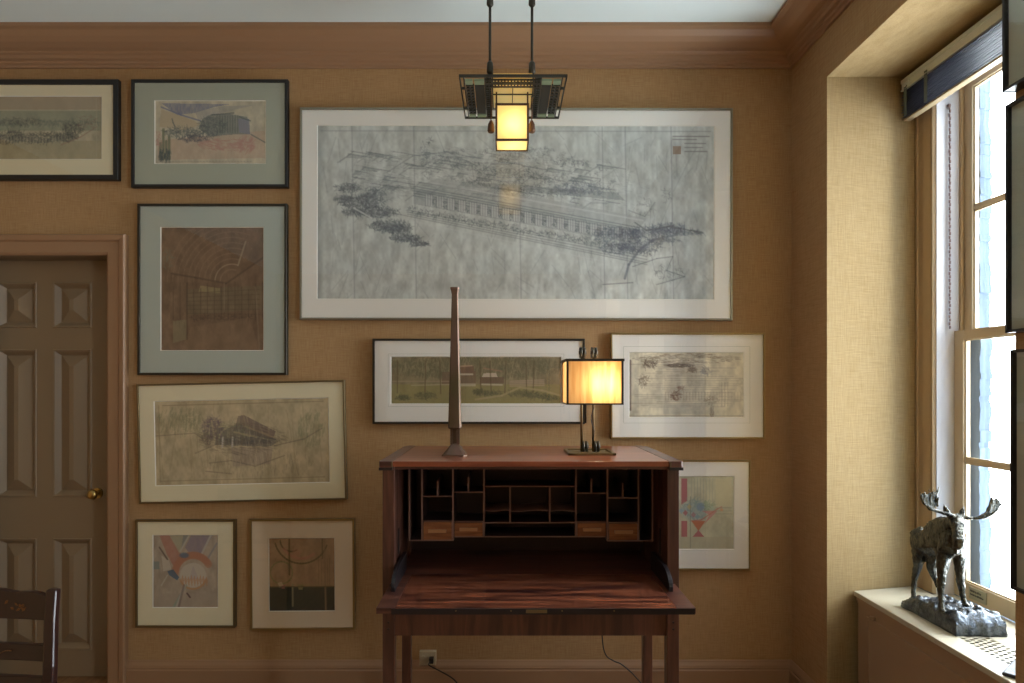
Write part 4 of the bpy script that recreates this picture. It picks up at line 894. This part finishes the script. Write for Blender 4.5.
# ---------------------------------------------------------------- pendant
pz = 2.5; PX0, PX1 = hx(512.5, 2.5) - .207, hx(512.5, 2.5) + .207; pxm = (PX0 + PX1) / 2
PZ = 2.657; PY0, PY1 = Y(2.33), Y(2.70)
pen = thing('pendant_lantern', 'lit hanging lantern of square cream glass under a pierced bronze plate', 'pendant lamp', (pxm, Y(pz), ZC))
f_ = MB(); t_ = .005
f_.box(PX0, PX1, PY0, PY0 + .006, PZ - .005, PZ + .005); f_.box(PX0, PX1, PY1 - .008, PY1, PZ - .004, PZ + .004)
f_.box(PX0, PX0 + t_, PY0, PY1, PZ - .004, PZ + .004); f_.box(PX1 - t_, PX1, PY0, PY1, PZ - .004, PZ + .004)
for x in (PX0 + .018, PX0 + .098, PX0 + .115, PX1 - .115, PX1 - .098, PX1 - .018): f_.box(x - .002, x + .002, PY0, PY1, PZ - .003, PZ + .003)
for y in (PY0 + .1, PY0 + .27):
    f_.box(PX0, PX0 + .02, y - .004, y + .004, PZ - .004, PZ + .004); f_.box(PX1 - .02, PX1, y - .004, y + .004, PZ - .004, PZ + .004)
f_.build('plate_frame', M['bronze'], pen)
for s_ in (1, -1):
    xo = PX0 if s_ > 0 else PX1
    def xr(a, b): return (xo + a, xo + b) if s_ > 0 else (xo - b, xo - a)
    a, b = xr(.022, .054); g = MB(); perforated(g, a, b, PY0 + .07, PY1 - .05, PZ - .004, PZ + .003, 2, 10, .6, .6); g.build('pierced_panel', M['bronze'], pen)
    a, b = xr(.057, .095); g = MB(); g.box(a, b, PY0 + .07, PY1 - .05, PZ - .003, PZ + .003); g.build('solid_panel', M['charcoal'], pen)
    a, b = xr(.1, .122); g = MB()
    for i in range(20): y = PY0 + .02 + i * .0175; g.box(a, b, y, y + .006, PZ - .003, PZ + .003)
    g.build('ladder_strip', M['bronze'], pen)
    for (u, v_) in ((.022, .05), (.057, .095)):
        a, b = xr(u, v_)
        for (y0, y1) in ((PY0 + .03, PY0 + .062), (PY1 - .045, PY1 - .018)):
            g = MB(); g.box(a, b, y0, y1, PZ - .005, PZ + .003); g.build('green_inlay', M['verd'], pen)
g = MB(); perforated(g, PX0 + .1, PX1 - .1, PY0 + .02, PY0 + .085, PZ - .006, PZ - .002, 17, 2, .55, .5); g.build('pierced_strip', M['bronze'], pen)
# inner horizontal diffuser
dx0, dx1, dy0, dy1 = pxm - .078, pxm + .078, Y(2.43), Y(2.60)
g = MB(); g.quad((dx0, dy0, PZ), (dx1, dy0, PZ), (dx1, dy1, PZ), (dx0, dy1, PZ)); g.quad((dx0, dy1, PZ), (dx1, dy1, PZ), (dx1, dy1, PZ + .09), (dx0, dy1, PZ + .09))
g.quad((dx0, dy0, PZ), (dx1, dy0, PZ), (dx1, dy0, PZ + .06), (dx0, dy0, PZ + .06))
df = g.build('diffuser', M['cream'], pen)
g = MB(); g.box(pxm - .0015, pxm + .0015, dy0 - .002, dy1, PZ - .004, PZ); g.box(dx0, dx1, dy0 + .045, dy0 + .049, PZ - .004, PZ)
g.box(dx0 - .004, dx0, dy0, dy1, PZ - .004, PZ + .09); g.box(dx1, dx1 + .004, dy0, dy1, PZ - .004, PZ + .09); g.build('diffuser_bars', M['bronze'], df)
# lantern box
LXA, LXB = hx(496.4, 2.44), hx(527.9, 2.44); LYA, LYB = Y(2.44), Y(2.545); LZA, LZB = hz(140, 2.44), hz(104.5, 2.44)
g = MB()
for a, b in (((LXA, LYA), (LXB, LYA)), ((LXB, LYA), (LXB, LYB)), ((LXB, LYB), (LXA, LYB)), ((LXA, LYB), (LXA, LYA))): g.quad((*a, LZA), (*b, LZA), (*b, LZB), (*a, LZB))
g.quad((LXA, LYA, LZA), (LXB, LYA, LZA), (LXB, LYB, LZA), (LXA, LYB, LZA))
lb = g.build('lantern_glass', M['cream'], pen)
g = MB(); t_ = .004
for z in (LZA, LZB):
    g.box(LXA - t_, LXB + t_, LYA - t_, LYA + .002, z - t_, z + t_); g.box(LXA - t_, LXB + t_, LYB - .002, LYB + t_, z - t_, z + t_)
    g.box(LXA - t_, LXA + .002, LYA, LYB, z - t_, z + t_); g.box(LXB - .002, LXB + t_, LYA, LYB, z - t_, z + t_)
for x in (LXA, LXB):
    for y in (LYA, LYB): g.box(x - t_, x + t_, y - t_, y + t_, LZA, LZB)
for x in (LXA, LXB): g.box(x - .003, x + .003, LYA + .02, LYA + .028, LZB, PZ)
g.build('lantern_frame', M['rust'], lb)
for s_, px in ((-1, 490), (1, 532)):
    x = hx(px, pz); yy = Y(2.5)
    g = MB(); g.tube([(x, yy, PZ), (x, yy, ZC)], .0055, 12); g.build('hanging_rod', M['bronze'], pen)
    for zc in (2.772, ZC - .104):
        g = MB(); g.tube([(x, yy, zc - .024), (x, yy, zc - .016), (x, yy, zc + .02), (x, yy, zc + .028)], [.008, .014, .013, .008], 12)
        g.build('coupling', M['bronze'], pen)
    g = MB(); xc = hx(491 if s_ < 0 else 531.8, 2.5); g.tube([(xc, yy, PZ), (xc, yy, hz(122, 2.5))], .0025, 8); zz = hz(128, 2.5)
    g.tube([(xc, yy, zz + .03), (xc, yy, zz + .016), (xc, yy, zz - .012), (xc, yy, zz - .018)], [.005, .012, .015, .012], 10); g.build('pull_weight', M['rust'], pen)
g = MB(); g.box(pxm - .17, pxm + .17, Y(2.44), Y(2.56), ZC - .03, ZC); g.build('ceiling_plate', M['bronze'], pen, bevel=.004)
bulb(Vector((pxm, Y(2.5), hz(129, 2.5))), .018, 3, pen, (1, .86, .64), .085)

# ---------------------------------------------------------------- moose
ms = thing('moose_statue', 'dark bronze statue of a standing antlered moose on a rocky base on the window ledge', 'statue', (1.72, Y(2.35), .575))
BX0_, BX1_, BY0_, BY1_ = 1.625, 1.812, Y(2.2), Y(2.5)
b_ = MB(); nx, ny = 30, 46; vs = {}
def gh(u, v_):
    e = min(u, 1 - u, v_, 1 - v_); h_ = .045 + .035 * (1 - v_); h_ *= min(1, .55 + e * 6)
    p_ = Vector((u * 5, v_ * 7, 1)); return max(.02, h_ + .014 * noise.noise(p_ * 1.4) + .008 * noise.noise(p_ * 3.6))
for i in range(nx + 1):
    for j in range(ny + 1):
        u, v_ = i / nx, j / ny; jit = .006
        X_ = BX0_ + (BX1_ - BX0_) * u; Y_ = BY0_ + (BY1_ - BY0_) * v_
        wob = .01 * noise.noise(Vector((u * 4, v_ * 5, 5))); k_ = 1 if (i in (0, nx) or j in (0, ny)) else 0
        ed_ = .006 if k_ else 0
        vs[i, j] = b_.bm.verts.new((X_ + (ed_ if i == 0 else -ed_ if i == nx else 0) + wob * (1 if i in (0, nx) else .3), Y_ + wob * (1 if j in (0, ny) else .3), .575 + gh(u, v_)))
for i in range(nx):
    for j in range(ny): f = b_.bm.faces.new((vs[i, j], vs[i + 1, j], vs[i + 1, j + 1], vs[i, j + 1])); f.smooth = True
bd = [(i, 0) for i in range(nx)] + [(nx, j) for j in range(ny)] + [(i, ny) for i in range(nx, 0, -1)] + [(0, j) for j in range(ny, 0, -1)]
cx_, cy_ = (BX0_ + BX1_) / 2, (BY0_ + BY1_) / 2
prev_ = [vs[k_] for k_ in bd]
for t in (.75, .45, .2, 0):
    cur = []
    for k_ in bd:
        p0 = vs[k_].co; o_ = 1 + .06 * (1 - t) + .03 * noise.noise(p0 * 40 + Vector((0, 0, t * 4)))
        if t == 0: o_ = 1.05
        cur.append(b_.bm.verts.new((cx_ + (p0.x - cx_) * o_, cy_ + (p0.y - cy_) * (1 + (o_ - 1) * .6), .575 + (p0.z - .575) * t)))
    for q in range(len(bd)): f = b_.bm.faces.new((prev_[q], cur[q], cur[(q + 1) % len(bd)], prev_[(q + 1) % len(bd)])); f.smooth = True
    prev_ = cur
b_.bm.faces.new(prev_)
b_.build('rocky_base', M['rock'], ms)
m_ = MB()
RB = P(924, 541, 2.46); CH = P(948, 541, 2.29); SH = P(946, 532, 2.32)
m_.limb([RB, P(930, 542, 2.42), P(938, 541, 2.37), P(944, 540, 2.32), CH], [.050, .056, .060, .064, .060])
m_.limb([P(921, 536, 2.47), P(917, 538, 2.485)], [.040, .028])          # rump
m_.limb([P(934, 533, 2.38), P(941, 528, 2.33), P(948, 528, 2.29)], [.040, .046, .044])   # shoulder hump
m_.limb([P(948, 530, 2.28), P(954, 525, 2.24), P(957, 522, 2.21)], [.050, .040, .032])   # neck
m_.limb([P(950, 545, 2.26), P(954, 538, 2.22)], [.050, .038])           # brisket fur
m_.limb([P(957.5, 520, 2.215), P(958, 526, 2.18), P(958.5, 534, 2.15), P(958.5, 541, 2.135), P(958.5, 545, 2.13)], [.027, .026, .021, .022, .019])   # face and drooping muzzle
m_.limb([P(956, 545, 2.19), P(956, 553, 2.19)], [.014, .006])           # bell
hoof = .013
def leg(pts, rads): m_.limb(pts, rads); p_ = pts[-1]; m_.ball(p_ + Vector((0, -.006, -.004)), hoof, 2, (.9, 1.3, .7))
leg([P(921, 543, 2.48), P(919, 556, 2.47), P(917.5, 566, 2.485), P(915, 577, 2.50), P(913.5, 588, 2.495), P(913.5, 597, 2.485)], [.044, .028, .018, .0125, .010, .011])
leg([P(930, 546, 2.45), P(933, 557, 2.43), P(931, 568, 2.45), P(934, 577, 2.465), P(939, 588, 2.45), P(942, 598, 2.43)], [.040, .026, .018, .012, .010, .011])
leg([P(944, 545, 2.29), P(943, 558, 2.28), P(941.5, 574, 2.275), P(941, 583, 2.28), P(940.5, 597, 2.28), P(941.5, 609, 2.275)], [.040, .026, .0165, .0165, .0105, .012])
leg([P(957, 545, 2.31), P(959, 558, 2.31), P(960, 574, 2.305), P(960.5, 582, 2.31), P(962, 593, 2.31), P(964.5, 603, 2.305)], [.038, .025, .0165, .0165, .0105, .012])
m_.limb([P(917, 534, 2.505), P(916, 541, 2.515)], [.012, .008])          # tail
for (a, b, w_) in ((P(949, 517, 2.215), P(943.5, 504, 2.22), .010), (P(961, 517, 2.21), P(963.5, 507, 2.215), .010)):
    m_.limb([a, a.lerp(b, .45), b], [.007, w_, .002])
# antlers: beams, palms, tines
def palm(pts, z0, z1, th=.006):
    n = len(pts); ps = [P(x, y, z0 + (z1 - z0) * k_) for (x, y, k_) in pts]
    m_.prism(ps, (0, th, 0))
def tines(lst, z, r=.0034):
    for (x0, y0, x1, y1) in lst: m_.limb([P(x0, y0, z), P((x0 + x1) / 2, (y0 + y1) / 2, z - .004), P(x1, y1, z - .012)], [r, r * .85, r * .5])
m_.limb([P(957, 517, 2.21), P(948, 514.5, 2.21), P(938, 511.5, 2.215), P(930, 509, 2.215), P(924, 503, 2.22), P(920.5, 496, 2.22)], [.009, .0075, .007, .0065, .0055, .004])
palm([(931, 509, 0), (924, 504, 0), (920.5, 495, 0), (923, 493.5, 0), (927, 494.5, 0), (931, 492.5, 0), (935, 493, 0), (938.5, 490, 0), (938, 500, 0), (935, 508, 0)], 2.217, 2.217, .007)
tines([(921, 496, 919.8, 490.5), (925, 495, 924.5, 490.5), (929, 494, 929, 489.5), (933, 494, 933.5, 489), (938, 492, 939, 485), (937.5, 506, 938.6, 497)], 2.22)
m_.limb([P(958, 517, 2.21), P(966, 517.5, 2.20), P(975, 518.5, 2.19), P(984, 517.5, 2.18), P(992, 514.5, 2.17), P(998, 509, 2.165)], [.009, .008, .007, .0065, .0055, .004])
palm([(978, 518, 0), (986, 512, 0), (989.5, 506, 0), (991.5, 497, 0), (994.5, 499, 0), (998, 498.5, 0), (1000, 502, 0), (1002, 504, 0), (1000, 508, 0), (996, 512, 0), (990, 516.5, 0)], 2.18, 2.18, .007)
tines([(992, 500, 993.8, 493), (996, 500, 998.8, 495.2), (999, 502.5, 1002.6, 499), (1000.5, 505.5, 1004, 503.5)], 2.182)
mo = m_.build('moose_figure', M['moose'], ms)
rm = mo.modifiers.new('r', 'REMESH'); rm.mode = 'VOXEL'; rm.voxel_size = .0026; rm.use_smooth_shade = True
sm = mo.modifiers.new('s', 'SMOOTH'); sm.factor = .5; sm.iterations = 4
tx = bpy.data.textures.new('fur', 'CLOUDS'); tx.noise_scale = .016
dm = mo.modifiers.new('d', 'DISPLACE'); dm.texture = tx; dm.strength = .006; dm.mid_level = .5
dg = bpy.context.evaluated_depsgraph_get(); dg.update()
me2 = bpy.data.meshes.new_from_object(mo.evaluated_get(dg)); mo.modifiers.clear(); mo.data = me2
if not me2.materials: me2.materials.append(M['moose'])

# dark case on the near end of the ledge
b_ = MB()
b_.prism([(1.548, Y(1.90), .576), (1.70, Y(2.02), .576), (1.82, Y(1.87), .576), (1.668, Y(1.75), .576)], (0, 0, .012))
tag(b_.build('case', M['boxb'], bevel=.004), 'flat black case lying askew on the window ledge in the bottom right corner', 'case')

# ---------------------------------------------------------------- outlet and cords
o_ = thing('wall_outlet', 'beige double wall outlet low behind the left leg of the desk', 'outlet', P(428, 656.5, 3.0))
x0, x1, z0, z1 = hx(420, 3), hx(436.5, 3), hz(663, 3), hz(649.5, 3)
b_ = MB(); b_.box(x0, x1, -.026, -.0, z0, z1); b_.build('plate', M['plastic'], o_, bevel=.002)
b_ = MB()
for x in (x0 + .02, x1 - .02): b_.tube([(x, -.026, (z0 + z1) / 2), (x, -.029, (z0 + z1) / 2)], .014, 16)
b_.build('sockets', M['plastic'], o_)
def cable(name, label, pts, r, plug=None):
    cu = MB(); P_ = [Vector(p) for p in pts]; out = []
    for i in range(len(P_) - 1):
        p0, p1, p2, p3 = P_[max(i - 1, 0)], P_[i], P_[i + 1], P_[min(i + 2, len(P_) - 1)]
        for k_ in range(8):
            t = k_ / 8; out.append(.5 * ((2 * p1) + (-p0 + p2) * t + (2 * p0 - 5 * p1 + 4 * p2 - p3) * t * t + (-p0 + 3 * p1 - 3 * p2 + p3) * t ** 3))
    out.append(P_[-1]); cu.tube(out, r, 8)
    if plug: cu.box(plug.x - .01, plug.x + .01, plug.y - .026, plug.y, plug.z - .012, plug.z + .012)
    tag(cu.build(name, M['cord']), label, 'cord')
pl = Vector((x1 - .02, -.03, (z0 + z1) / 2))
cable('power_cord', 'black cord plugged into the wall outlet and drooping toward the floor', [pl + Vector((0, -.026, 0)), P(429, 665, 2.93), P(440, 671, 2.92), P(452, 678, 2.9), P(460, 686, 2.88), P(470, 694, 2.86) * 1], .003, pl)
cable('lamp_cord', 'black cord hanging behind the desk near its right rear leg', [P(601, 600, 2.90), P(602.5, 640, 2.93), P(606, 655, 2.93), P(614, 661, 2.93), P(621, 664, 2.92), P(632, 673, 2.92), P(641, 683, 2.90), P(648, 690, 2.88)], .003)

# ---------------------------------------------------------------- chair, lower left
cz_ = 1.90; cR = hx(60, 1.97); cLft = cR - .43
ch = thing('dining_chair', 'dark lacquered wooden chair with gold-stencilled top rail before the panelled door', 'chair', ((cR + cLft) / 2, Y(1.75), 0))
def rx(x): return cLft + x
for x, nm in ((cLft, 0), (cR, 1)):
    s_ = 1 if x == cLft else -1
    p_ = MB(); yb = Y(cz_)
    secs = [(0, .02, .04), (.2, .012, .04), (.45, 0, .04), (.60, .018, .034), (.74, .05, .014), (.822, .075, .002)]
    rings = []
    for (z, dy_, dx_) in secs:
        w_ = .034 if z > .45 else .03; xa = x + (s_ * (-dx_ + .008)); xa0, xa1 = (xa, xa + w_) if s_ > 0 else (xa - w_, xa)
        rings.append([(xa0, yb - .016 + dy_, z), (xa1, yb - .016 + dy_, z), (xa1, yb + .012 + dy_, z), (xa0, yb + .012 + dy_, z)])
    p_.loft(rings); p_.build('back_post', M['chair'], ch, bevel=.006)
def rail_(z0, z1, yo, nm, arch=0, w_=0):
    r_ = MB(); n = 16; xa, xb = cLft + .008 - w_, cR - .008 + w_
    rr = []
    for i in range(n + 1):
        t = i / n; x = xa + (xb - xa) * t; bow = .02 * math.sin(math.pi * t); top_ = z1 + arch * (math.sin(math.pi * t) ** .7)
        if arch: top_ += -.004 * math.cos(t * 6 * math.pi)
        rr.append([(x, Y(cz_) - .01 + yo + bow, z0), (x, Y(cz_) + .010 + yo + bow, z0), (x, Y(cz_) + .010 + yo + bow + .01, top_), (x, Y(cz_) - .010 + yo + bow + .01, top_)])
    r_.loft(rr); return r_.build(nm, M['chair'], ch, bevel=.003)
top_r = rail_(.73, .80, .05, 'crest_rail', .018); mid_r = rail_(.608, .655, .028, 'middle_rail', 0, .02); rail_(.51, .562, .008, 'lower_rail', 0, .03)
st = MB(); rs = random.Random(4)
xm = (cR + cLft) / 2
for i in range(46):
    x = xm + rs.uniform(-.12, .12); z = .767 + rs.uniform(-.022, .026) * (1 - abs(x - xm) / .16); a = rs.uniform(-.9, .9); l = rs.uniform(.008, .02); w_ = rs.uniform(.002, .004)
    t = (x - cLft) / (cR - cLft); y = Y(cz_) - .012 + .05 + .02 * math.sin(math.pi * t) + .01 * (z - .73) / .08
    dxx, dzz = math.cos(a) * l / 2, math.sin(a) * l / 2
    st.prism([(x - dxx, y, z - dzz), (x - dzz * w_ / l * 2, y, z + w_), (x + dxx, y, z + dzz), (x + dzz * w_ / l * 2, y, z - w_)], (0, .002, 0))
st.build('stencil', M['stencil'], top_r)
st = MB()
for i in range(24):
    t0 = .3 + .4 * i / 24; t1 = .3 + .4 * (i + 1) / 24
    def q_(t): return Vector((cLft + (cR - cLft) * t, Y(cz_) - .0125 + .028 + .02 * math.sin(math.pi * t) + .004, .632 + .006 * math.sin(t * 30)))
    st.tube([q_(t0), q_(t1)], .0018, 6)
st.build('stencil', M['stencil'], mid_r)
s_ = MB(); s_.prism([(cLft - .03, Y(cz_) + .0, .43), (cR + .03, Y(cz_) + .0, .43), (cR + .045, Y(cz_) - .40, .43), (cLft - .045, Y(cz_) - .40, .43)], (0, 0, .03)); s_.build('seat', M['chair'], ch, bevel=.01)
for x in (cLft + .02, cR - .02):
    l = MB(); l.tube([(x, Y(cz_) - .37, .43), (x, Y(cz_) - .37, .3), (x, Y(cz_) - .37, .06), (x, Y(cz_) - .37, 0)], [.018, .02, .014, .012], 12); l.build('front_leg', M['chair'], ch)
l = MB(); l.tube([(cLft + .02, Y(cz_) - .37, .22), (xm, Y(cz_) - .37, .22), (cR - .02, Y(cz_) - .37, .22)], [.009, .014, .009], 10); l.build('stretcher', M['chair'], ch)
